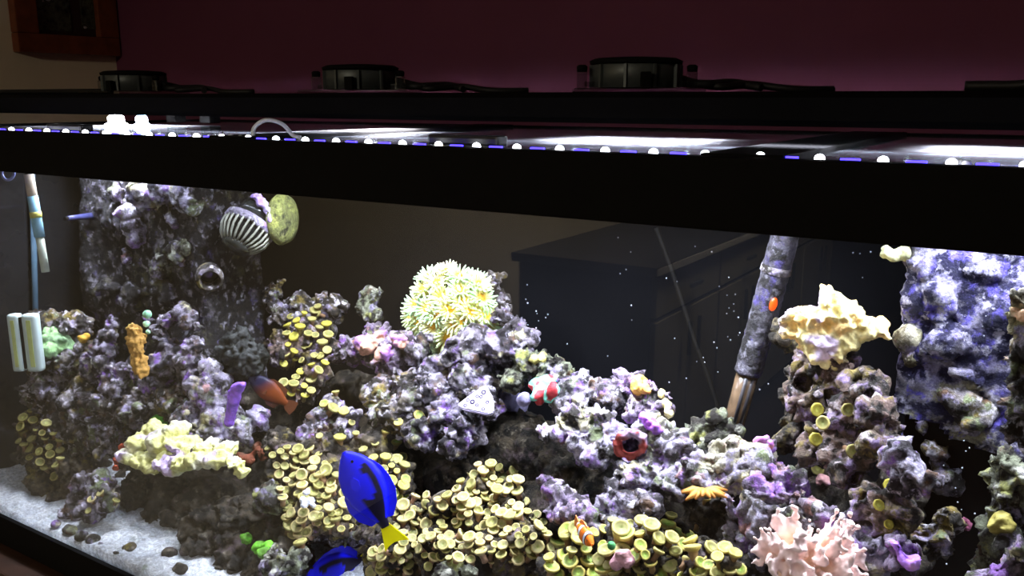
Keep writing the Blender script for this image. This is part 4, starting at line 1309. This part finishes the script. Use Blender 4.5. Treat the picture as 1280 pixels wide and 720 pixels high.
# pink finger coral
def finger_coral():
    rnd = random.Random(21)
    l, _ = hit_or(1010, 690, 0.14)
    Yc = 0.075
    c = at(1005, 704, Yc)
    s = px2m(c)
    N = 80
    bl = []
    for k in range(N):
        u = rnd.uniform(-1, 1); v = rnd.uniform(-0.55, 1)
        if u * u * 0.9 + v * v * 0.9 > 1.05: continue
        d = (RT * u * 1.05 + UP * v * 0.95 - FW * max(0.05, 1 - u * u - v * v) * 0.8).normalized()
        L = rnd.uniform(54, 78) * s
        for i in range(8):
            t = i / 7
            p = c + d * L * (0.15 + 0.85 * t) + Vector((0, 0, 1)) * 0.008 * t * t
            bl.append((p, (7.0 - 2.8 * t) * s))
        for j in range(4):
            t = rnd.uniform(.45, .95)
            q = Vector((rnd.gauss(0, 1), rnd.gauss(0, 1), rnd.gauss(0, 1))); q = (q - d * q.dot(d)).normalized()
            p = c + d * L * (0.15 + 0.85 * t)
            for i in range(3): bl.append((p + (q * 0.8 + d * 0.6) * (4 + i * 3.2) * s, (4.2 - i * 0.7) * s))
    bl.append((c, 30 * s)); bl.append((c + UP * 12 * s - FW * 10 * s, 26 * s))
    me, co = blob_mesh(bl, voxel=0.002, seed=77, kids=0, amps=(0.001, 0.0012, 0, 0), smooth_it=1, sub=1)
    o = place_mesh('finger_coral', me, co, M['coral_soft'])
    b = np.array(c - o.location)
    color_mesh(o.data, lambda co, no: cmix(srgb(246, 204, 160), srgb(250, 222, 216), sstep(25 * s, 60 * s, np.linalg.norm(co - b, axis=1))))
    tag(o, 'bushy pale pink finger coral with blunt tips on the slope rock', 'coral')


finger_coral()
# small finger bits
lump('encrusting_coral', 'cream lumps under the rim at the top of the violet column', 'coral', [(1108, 314, 8), (1120, 318, 9), (1132, 316, 8)], two(srgb(196, 196, 150), srgb(150, 150, 120)), Yabs=0.30, kids=6, amps=(0.003, 0.003, 0.001, 0))


# ------------------------------------------------------------------ equipment in the tank
def frame_mat(o, loc, z, xref):
    z = Vector(z).normalized()
    x = (Vector(xref) - z * Vector(xref).dot(z)).normalized()
    y = z.cross(x)
    o.matrix_world = Matrix.Translation(loc) @ Matrix((x, y, z)).transposed().to_4x4()


# ribbed circulation pump
pc = at(312, 282, 0.30)
ps = px2m(pc)
pe = empty('circulation_pump', pc, 'ribbed grey circulation pump mounted on the dark overflow column', 'pump')
frame_mat(pe, pc, (-UP * 0.82 - RT * 0.40 - FW * 0.42), RT)
M['pump_grey'] = mat('pump_grey', srgb(126, 128, 116), 0.45, var=0.2)
M['pump_dark'] = mat('pump_dark', srgb(40, 42, 40), 0.15, var=0.1)
Rp = 31 * ps
NR = 26
slat = None
for k in range(NR):
    a = 2 * math.pi * k / NR
    me = tube_mesh([(Rp * .98, 0, 0.004), (Rp * 1.0, 0, 0.010), (Rp * .96, 0, 0.022), (Rp * .8, 0, 0.034), (Rp * .55, 0, 0.044)], 0.0021, 5) if slat is None else slat
    if slat is None: slat = me; me.materials.append(M['pump_grey'])
    o = link('rib', slat, None, pe); o.rotation_euler.z = a
link('motor_core', lathe([(Rp * .85, 0.0), (Rp * .86, 0.014), (Rp * .7, 0.03), (Rp * .4, 0.040)], 20), M['black'], pe)
link('collar', lathe([(Rp * .8, -0.010), (Rp * 1.05, -0.006), (Rp * 1.08, 0.004), (Rp * .95, 0.008)], 24), M['r_pale'], pe)
link('nose_cap', lathe([(Rp * .62, 0.040), (Rp * .62, 0.045), (Rp * .5, 0.050), (Rp * .25, 0.053), (Rp * .02, 0.054)], 20), M['pump_dark'], pe)
link('rear_body', lathe([(Rp * .5, -0.04), (Rp * .75, -0.032), (Rp * .82, -0.008)], 20), M['pump_dark'], pe)
inv = pe.matrix_world.inverted()
bpy.context.view_layer.update()
inv = pe.matrix_world.inverted()
arm = [inv @ at(318, 262, .31), inv @ at(330, 262, .33), inv @ at(345, 268, .34)]
link('mount_arm', tube_mesh(arm, 11 * ps, 12), M['pump_dark'], pe)
md_ = lathe([(30 * ps, -0.006), (33 * ps, 0.0), (30 * ps, 0.010), (20 * ps, 0.015), (4 * ps, 0.016)], 26)
mo = link('magnet_disc', md_, rock_mat('magnet_algae', srgb(150, 156, 84), srgb(128, 134, 80), srgb(172, 176, 96), srgb(60, 62, 40), srgb(190, 190, 130), 0.4, 0.3, 0.3), pe)
T = Matrix.Translation(at(352, 274, .34)) @ Vector((0, 0, 1)).rotation_difference((RT * 0.95 - FW * 0.28 - UP * 0.05).normalized()).to_matrix().to_4x4()
mo.matrix_local = inv @ T
lump('coralline_tuft', 'violet-white coralline tuft between pump and algae covered disc', 'algae', [(328, 254, 7), (334, 262, 6), (338, 272, 5), (322, 246, 6)], two(srgb(206, 190, 230), srgb(170, 140, 210)), Yabs=0.305, kids=9, voxel=0.0022, amps=(0.002, 0.003, 0.001, 0))
# return nozzle ring
ne = empty('return_nozzle', at(262, 345, .245), 'crusted round return nozzle open toward the reef below the pump', 'nozzle')
frame_mat(ne, at(262, 347, .235), (RT * 0.35 - FW * 0.8 - UP * 0.45), RT)
link('nozzle_ring', lathe([(13 * ps, 0.012), (16 * ps, 0.010), (17 * ps, -0.004), (14 * ps, -0.02), (11 * ps, -0.02), (11 * ps, 0.006), (13 * ps, 0.012)], 20, closed=True), M['r_grey'], ne)
link('nozzle_body', lathe([(12 * ps, -0.03), (14 * ps, -0.02), (11 * ps, -0.012), (4 * ps, -0.011)], 16), M['pump_dark'], ne)

# leaning heater
h0, h1 = at(918, 528, .42), at(984, 285, .42)
hx = (h1 - h0)
he = empty('aquarium_heater', h0, 'crusted grey heater tube leaning behind the reef with an orange indicator', 'heater')
Lh = hx.length
frame_mat(he, h0, hx, RT)
hs = px2m(at(950, 410, .42))
M['heater_crust'] = rock_mat('heater_crust', srgb(104, 100, 116), srgb(76, 74, 80), srgb(84, 74, 140), srgb(36, 34, 36), srgb(150, 148, 160), 0.35, 0.5, 0.45)
Rh = 17 * hs


def crust_tube(z0, z1, r, m, parent, name):
    pr = [(r, z0 + (z1 - z0) * k / 60) for k in range(61)]
    me = lathe(pr, 28)
    n = len(me.vertices)
    co = np.empty(n * 3, np.float32); me.vertices.foreach_get('co', co); co = co.reshape(-1, 3)
    rad = co.copy(); rad[:, 2] = 0
    rad /= np.maximum(1e-6, np.linalg.norm(rad, axis=1))[:, None]
    co += rad * (0.0022 * (0.5 - worley(co * 90)) + 0.001 * vnoise(co * 300))[:, None]
    me.vertices.foreach_set('co', co.ravel()); me.update()
    return link(name, me, m, parent)


crust_tube(Lh * 0.27, Lh * 1.08, Rh, M['heater_crust'], he, 'sleeve')
link('glass_element', lathe([(Rh * .5, -0.01), (Rh * .8, 0.0), (Rh * .82, Lh * .27)], 20), mat('heater_glass', srgb(96, 78, 60), 0.2, var=0.4, scale=70), he)
for a in (-0.35, 0.25):
    link('element_rod', tube_mesh([(Rh * .8 * math.sin(a), -Rh * .8 * math.cos(a), 0), (Rh * .8 * math.sin(a), -Rh * .8 * math.cos(a), Lh * .26)], Rh * .14, 8), mat('rod', srgb(60, 58, 62), 0.4), he)
link('collar', lathe([(Rh * .9, Lh * .8 - .006), (Rh * 1.1, Lh * .8 - .004), (Rh * 1.1, Lh * .8 + .004), (Rh * .9, Lh * .8 + .006)], 24), M['r_grey'], he)
bpy.context.view_layer.update()
inv = he.matrix_world.inverted()
bm = bmesh.new(); bmesh.ops.create_icosphere(bm, subdivisions=2, radius=1.0, matrix=Matrix.Diagonal((5 * hs, 4 * hs, 9 * hs, 1)))
io = link('indicator_light', me_from(bm, 'ind', True), mat('indicator', srgb(230, 60, 10), 0.3, emit=(1.0, 0.12, 0.01, 1), estr=1.0), he)
ip = inv @ at(962, 375, .42)
ip.y = -Rh * 1.02
io.location = ip
io['label'] = 'glowing orange indicator light'
# black cable behind
cp = [at(x, y, .52) for x, y in ((820, 285), (835, 325), (852, 375), (868, 425), (885, 470), (900, 520), (905, 545))]
o = link('heater_cable', tube_mesh([p - cp[-1] for p in curve_pts(cp, 40)], 0.0038, 8), M['black'], None, cp[-1])
tag(o, 'thin black cable hanging diagonally in front of the dark back pane', 'cable')

# things on the dark side pane
sx = TX0 + 0.012
tp = at_x(44, 224, sx + 0.012)
pole_b = at_x(46, 470, sx + 0.006)
pole_t = at_x(40, 205, sx + 0.006)
p = pole_b.copy(); p.y = (pole_b.y + pole_t.y) / 2
o = link('pane_stripe', tube_mesh([Vector((0, pole_b.y - p.y, 0)), Vector((0, pole_t.y - p.y, pole_t.z - p.z))], 0.0055, 10), mat('pale_blue_stripe', srgb(84, 110, 130), 0.15, var=0.1), None, p)  # thin pale blue tube shape for an upright stripe on the pane
tag(o, 'pale blue tube-shaped stripe standing upright along the dark side pane', 'tube')
ta, tb = at(36, 218, .095), at(57, 340, .095)
te = empty('thermometer', tb, 'slanting white and yellow glass thermometer at the dark side pane', 'thermometer')
dv = ta - tb
for nm, a, b, r, c in (('scale_tube', 0, .42, 5, srgb(196, 206, 190)), ('float_tube', .36, .78, 6.5, srgb(150, 200, 226)), ('band', .56, .62, 7.2, srgb(206, 200, 110)), ('top_tube', .72, 1.0, 6, srgb(206, 190, 170))):
    link(nm, tube_mesh([dv * a, dv * ((a + b) / 2), dv * b], r * px2m(tb), 10), mat('thermo_' + nm, c, 0.25, var=0.15, scale=80), te)
mp = at(32, 428, .075)
ms = px2m(mp)
mg = empty('magnet_cleaner', mp + UP * -38 * ms, 'white rounded magnet cleaner bar beside a bar for its reflection by the tall rock', 'magnet cleaner')
for dx, w_ in ((-10, 7), (10, 9)):  # one bar is the magnet, the other models its reflection in the pane
    bm = bmesh.new()
    bm_box(bm, (0, 0, 0), (w_ * 2 * ms, 0.018, 74 * ms), 0, 0.006)
    o = link('magnet_and_reflection_bar', me_from(bm, 'bar', True), mat('magnet_white', srgb(206, 224, 222), 0.4, var=0.06), mg)
    o.matrix_local = Matrix.Translation(mp + RT * dx * ms - mg.location) @ Matrix.Rotation(YAW, 4, 'Z')
    bm = bmesh.new(); bm_box(bm, (0, -0.0095, 0), (w_ * 0.6 * ms, 0.002, 60 * ms), 0, 0.0005)
    link('grip_stripe', me_from(bm), mat('magnet_yellow', srgb(196, 206, 130), 0.5), o)
bm = bmesh.new(); bm_box(bm, (0, 0, 0), (4 * ms, 0.014, 66 * ms), 0, 0.001)  # black bar standing for the dark gap between magnet and reflection
o = link('dark_gap', me_from(bm), M['black'], mg, mp - mg.location)
# ring near the surface and small nozzle
rp_ = at(10, 215, .06)
me = tube_mesh([Vector(rp_) * 0 + (RT * math.cos(t) * 8 + UP * math.sin(t) * 10) * px2m(rp_) for t in np.linspace(0, 2 * math.pi, 25)], 0.0022, 8)
o = link('suction_ring', me, mat('ring_blue', srgb(150, 160, 220), 0.3), None, rp_)
tag(o, 'small pale blue ring hanging below the rim by the side pane', 'ring')
nz0 = at(84, 273, .20); nz1 = at(110, 270, .25)
ne2 = empty('spray_nozzle', nz1, 'small dark blue nozzle poking out of the dark overflow column', 'nozzle')
link('nozzle_tube', tube_mesh([nz0 - nz1, (nz0 - nz1) * .6, Vector((0.004, 0.01, 0))], [0.0045, 0.005, 0.007], 10), mat('nozzle_blue', srgb(52, 54, 96), 0.4), ne2)
link('nozzle_tip', tube_mesh([(nz0 - nz1) * 1.12, nz0 - nz1], 0.0036, 10), M['black'], ne2)


# ------------------------------------------------------------------ fish
def fish_body(L, prof, thick, colfn, nu=56, nv=32):
    """prof: list of (s, top, bottom) fractions of L; +X head"""
    s_ = np.linspace(0, 1, nu)
    pt = np.array(prof)
    top = np.interp(s_, pt[:, 0], pt[:, 1]); bot = np.interp(s_, pt[:, 0], pt[:, 2])
    k = np.array([.25, .5, .25])
    for _ in range(3):
        top[1:-1] = np.convolve(top, k, 'valid'); bot[1:-1] = np.convolve(bot, k, 'valid')
    verts, cols, faces = [], [], []
    for i, s in enumerate(s_):
        zc, hz = (top[i] + bot[i]) / 2, (top[i] - bot[i]) / 2
        th = thick * (math.sin(math.pi * min(1, (s * 0.93 + 0.05))) ** 0.6) * 0.5
        th = min(th, hz * 1.0)
        for j in range(nv):
            a = 2 * math.pi * j / nv
            z = zc + hz * math.sin(a)
            y = th * math.copysign(abs(math.cos(a)) ** 0.8, math.cos(a))
            verts.append((L * (0.5 - s), L * y, L * z))
            cols.append(colfn(s, (z - zc) / max(hz, 1e-5), abs(math.cos(a)))[:3])
    for i in range(nu - 1):
        for j in range(nv):
            faces.append((i * nv + j, i * nv + (j + 1) % nv, (i + 1) * nv + (j + 1) % nv, (i + 1) * nv + j))
    faces.append(tuple(range(nv))); faces.append(tuple(range(nu * nv - 1, (nu - 1) * nv - 1, -1)))
    me = bpy.data.meshes.new('fish_body')
    me.from_pydata(verts, [], faces)
    me.polygons.foreach_set('use_smooth', [True] * len(me.polygons))
    me.update()
    set_colors(me, np.array(cols))
    return me


def fin(outline, th, y0=0.0):
    """flat outline in XZ extruded to a thin fin that thins towards its edge"""
    bm = bmesh.new()
    f1 = [bm.verts.new((x, y0 - th / 2, z)) for x, z in outline]
    f2 = [bm.verts.new((x, y0 + th / 2, z)) for x, z in outline]
    n = len(outline)
    bm.faces.new(f1); bm.faces.new(f2[::-1])
    for i in range(n): bm.faces.new((f1[i], f2[i], f2[(i + 1) % n], f1[(i + 1) % n]))
    bmesh.ops.recalc_face_normals(bm, faces=bm.faces)
    return me_from(bm)


M['fish'] = attr_mat('fish_skin', 0.5, 0.25, 0.03, 300)
M['tang_blue'] = mat('tang_blue', (0.002, 0.006, 1.0, 1), 0.5, var=0.03)
M['tang_yellow'] = mat('tang_yellow', (1.0, 0.92, 0.0, 1), 0.4, var=0.05)
M['eye_black'] = mat('eye_black', srgb(8, 8, 10), 0.1)
M['eye_white'] = mat('eye_ring', srgb(150, 160, 210), 0.3)

BLUE, BLACK = (0.002, 0.006, 1.0, 1), srgb(14, 10, 40)


def tang_col(s, t, c):
    # black "palette": band along the upper flank, looping round a blue oval
    if s < 0.16: return BLUE
    d_up = abs(t - (0.62 - 0.15 * s))
    k = 0
    if s > 0.2 and d_up < 0.2: k = 1
    if s > 0.58 and -0.35 < t < 0.75: k = 1
    if 0.3 < s < 0.62 and ((s - 0.45) / 0.17) ** 2 + ((t - 0.15) / 0.35) ** 2 < 1: k = 0
    if s > 0.9: k = 1
    return BLACK if k else BLUE


tang_prof = [(0, 0.02, -0.02), (0.04, 0.08, -0.06), (0.12, 0.17, -0.13), (0.25, 0.25, -0.21), (0.42, 0.28, -0.25), (0.6, 0.25, -0.23), (0.78, 0.16, -0.15), (0.9, 0.075, -0.07), (1.0, 0.05, -0.05)]


def tang(loc, xdir, zdir, L, label, dim=False):
    e = empty('blue_tang', loc, label, 'fish')
    x = Vector(xdir).normalized()
    z = Vector(zdir); z = (z - x * z.dot(x)).normalized()
    y = z.cross(x)
    e.matrix_world = Matrix.Translation(loc) @ Matrix((x, y, z)).transposed().to_4x4()
    link('body', fish_body(L, tang_prof, 0.2, tang_col), M['fish'], e)
    d = [(0.34, 0.15), (0.28, 0.24), (0.15, 0.31), (0.0, 0.335), (-0.15, 0.325), (-0.3, 0.26), (-0.42, 0.15), (-0.41, 0.08), (-0.28, 0.13), (-0.1, 0.22), (0.1, 0.24), (0.25, 0.17)]
    link('dorsal_fin', fin([(a * L, b * L) for a, b in d], 0.012 * L), M['tang_blue'], e)
    d = [(0.1, -0.2), (0.0, -0.27), (-0.15, -0.29), (-0.3, -0.25), (-0.42, -0.14), (-0.41, -0.07), (-0.28, -0.11), (-0.1, -0.19)]
    link('anal_fin', fin([(a * L, b * L) for a, b in d], 0.012 * L), M['tang_blue'], e)
    d = [(-0.46, 0.05), (-0.56, 0.09), (-0.68, 0.14), (-0.76, 0.17), (-0.72, 0.08), (-0.705, 0.0), (-0.72, -0.08), (-0.76, -0.15), (-0.68, -0.12), (-0.56, -0.08), (-0.46, -0.05)]
    link('tail_fin', fin([(a * L, b * L) for a, b in d], 0.012 * L), M['tang_yellow'], e)
    for s in (-1, 1):
        d = [(0.2, -0.02), (0.14, 0.02), (0.06, 0.0), (0.04, -0.07), (0.1, -0.1), (0.18, -0.07)]
        f_ = link('pectoral_fin', fin([(a * L, b * L) for a, b in d], 0.006 * L, s * 0.098 * L), M['tang_blue'], e)
        ey = link('eye', lathe([(0.024 * L, -0.004 * L), (0.024 * L, 0.004 * L), (0.014 * L, 0.010 * L), (0.001, 0.012 * L)], 14), M['eye_black'], e, (0.36 * L, s * 0.058 * L, 0.05 * L))
        ey.rotation_euler.x = -s * math.pi / 2
    return e


fc = at(456, 612, 0.06)
fs = px2m(fc)
head, tail = at(432, 566, 0.055), at(482, 655, 0.07)
xd = head - tail
tang(fc, xd, (RT * 0.9 + UP * 0.42 - FW * 0.05), 108 * fs, 'bright blue tang with yellow tail swimming upward before the polyps')
fc2 = at(417, 715, 0.155)
tang(fc2, (-RT * 0.62 - UP * 0.1 - FW * .75), (UP + RT * .1), 92 * px2m(fc2), 'second blue tang half cut off in shade below the polyps')


def small_fish(name, loc, xd, zd, L, label, prof, thick, colfn, fm_, tailm, stripes=None):
    e = empty(name, loc, label, 'fish')
    x = Vector(xd).normalized(); z = Vector(zd); z = (z - x * z.dot(x)).normalized(); y = z.cross(x)
    e.matrix_world = Matrix.Translation(loc) @ Matrix((x, y, z)).transposed().to_4x4()
    link('body', fish_body(L, prof, thick, colfn), M['fish'], e)
    d = [(0.18, 0.15), (0.05, 0.27), (-0.15, 0.29), (-0.34, 0.24), (-0.38, 0.1), (-0.2, 0.14)]
    link('dorsal_fin', fin([(a * L, b * L) for a, b in d], 0.02 * L), fm_, e)
    d = [(-0.02, -0.17), (-0.15, -0.27), (-0.32, -0.24), (-0.37, -0.1), (-0.2, -0.13)]
    link('anal_fin', fin([(a * L, b * L) for a, b in d], 0.02 * L), fm_, e)
    d = [(-0.44, 0.06), (-0.55, 0.13), (-0.68, 0.16), (-0.71, 0.0), (-0.68, -0.16), (-0.55, -0.13), (-0.44, -0.06)]
    link('tail_fin', fin([(a * L, b * L) for a, b in d], 0.02 * L), tailm, e)
    for s in (-1, 1):
        d = [(0.15, 0.0), (0.05, 0.05), (-0.05, 0.03), (-0.07, -0.06), (0.03, -0.1), (0.12, -0.06)]
        pf = link('pectoral_fin', fin([(a * L, b * L) for a, b in d], 0.014 * L, 0), fm_, e, (0.05 * L, s * thick * 0.42 * L, -0.02 * L))
        pf.rotation_euler.z = -s * 0.5
        ey = link('eye', lathe([(0.035 * L, -0.01 * L), (0.035 * L, 0.006 * L), (0.02 * L, 0.014 * L), (0.001, 0.016 * L)], 12), M['eye_black'], e, (0.34 * L, s * thick * 0.3 * L, 0.05 * L))
        ey.rotation_euler.x = -s * math.pi / 2
    return e


M['fin_orange'] = mat('fin_orange', srgb(226, 120, 30), 0.45)
M['fin_shade_brown'] = mat('fin_shade_brown', srgb(84, 42, 18), 0.45)  # fins of the fish in shade, darkened in the colour itself
M['fin_navy'] = mat('fin_navy', srgb(24, 22, 60), 0.45)
oprof = [(0, 0.03, -0.03), (0.08, 0.11, -0.09), (0.25, 0.2, -0.18), (0.5, 0.24, -0.22), (0.75, 0.17, -0.16), (0.92, 0.08, -0.08), (1, 0.06, -0.06)]


def clown_col(s, t, c):
    for a, b in ((0.24, 0.32), (0.54, 0.64), (0.9, 0.96)):
        if a < s < b: return srgb(232, 232, 245)
        if a - 0.025 < s < b + 0.025: return srgb(12, 10, 14)
    return srgb(240, 120, 20)


def angel_col(s, t, c):
    k = min(1.0, max(0.0, (s - 0.25) / 0.3 - 0.35 * t))
    a, b = srgb(20, 17, 48), srgb(112, 52, 18)  # orange darkened: the shade the fish sits in is put into its colour
    return tuple(a[i] * (1 - k) + b[i] * k for i in range(3))


cf = at(731, 668, 0.07)
small_fish('clownfish', cf, (-FW * 0.75 + RT * 0.25 - UP * 0.25), (UP + RT * 0.0), 48 * px2m(cf), 'small orange clownfish with white bands facing out over the green polyps', oprof, 0.3, clown_col, M['fin_orange'], M['fin_orange'])
af = at(335, 488, 0.235)
small_fish('dwarf_angelfish', af, (-RT * 0.8 + UP * 0.6 - FW * 0.1), (UP * 0.8 + RT * 0.6), 58 * px2m(af), 'orange and navy fish in shade-darkened colours hiding beside the yellow polyp cascade', oprof, 0.2, angel_col, M['fin_shade_brown'], M['fin_shade_brown'])

# ------------------------------------------------------------------ bubbles
bm = bmesh.new(); bmesh.ops.create_icosphere(bm, subdivisions=1, radius=1.0)
bub = me_from(bm, 'bubble', True); bub.materials.append(mat('bubble_white', srgb(220, 226, 240), 0.1, var=0.02))
rnd = random.Random(12)
BP = [(659, 356), (658, 374), (660, 379), (670, 389), (672, 392), (684, 393), (683, 397), (660, 406), (671, 410), (665, 414), (674, 401), (773, 297), (788, 315), (782, 337), (775, 342), (790, 382), (868, 308), (890, 315), (847, 352), (833, 348), (912, 347), (899, 358), (909, 369), (919, 368), (918, 380), (911, 385), (918, 389), (922, 397), (909, 392), (893, 428), (897, 435), (910, 421), (914, 425), (922, 419), (925, 416), (843, 423), (879, 447), (870, 452), (881, 453), (857, 473), (897, 465), (837, 478), (961, 480), (950, 487), (1066, 316), (1074, 317), (1088, 315), (1078, 347), (1131, 400), (1134, 410), (1204, 551), (1207, 564), (1203, 585), (1194, 610), (1198, 628), (1202, 637), (1193, 640), (1184, 705), (1218, 642), (1180, 582), (1212, 560), (790, 400), (708, 430), (760, 445), (990, 485), (1232, 395), (1228, 408), (1230, 420)]
for i, (x, y) in enumerate(BP):
    x += rnd.uniform(-1, 1)
    Y = rnd.uniform(0.05, 0.12)
    p = at(x, y, Y)
    o = link('air_bubble', bub, None, None, p)
    r = px2m(p) * rnd.uniform(0.7, 1.25)
    o.scale = (r, r, r * 1.1)
    tag(o, 'tiny round air bubble drifting in the clear water', 'bubble', 'air bubbles in the water')

# salt clumps on the lid
M['salt'] = mat('salt', srgb(240, 242, 250), 0.6, var=0.08, scale=200)
for (lst, lb) in (([(238, 169, 4), (250, 168, 5), (263, 168, 6), (276, 168, 7), (288, 169, 6), (300, 171, 4)], 'white grainy salt clump on the lid beside the tubing loop'),
                  ([(1190, 204, 5), (1200, 201, 6), (1208, 203, 5)], 'white salt clump on the front rim near the last lamp')):
    RSEED[0] += 1
    bl = []
    for x, y, r in lst:
        p = at_z(x, y + 3, 1.502)
        if p.y < 0.03: p = at(x, y + 3, 0.03); p.z = 1.502
        bl.append((p, r * px2m(p)))
    me, co = blob_mesh(bl, voxel=0.0016, seed=RSEED[0], kids=5, amps=(0.001, 0.002, 0.001, 0))
    o = place_mesh('salt_clump', me, co, M['salt'])
    tag(o, lb, 'salt')
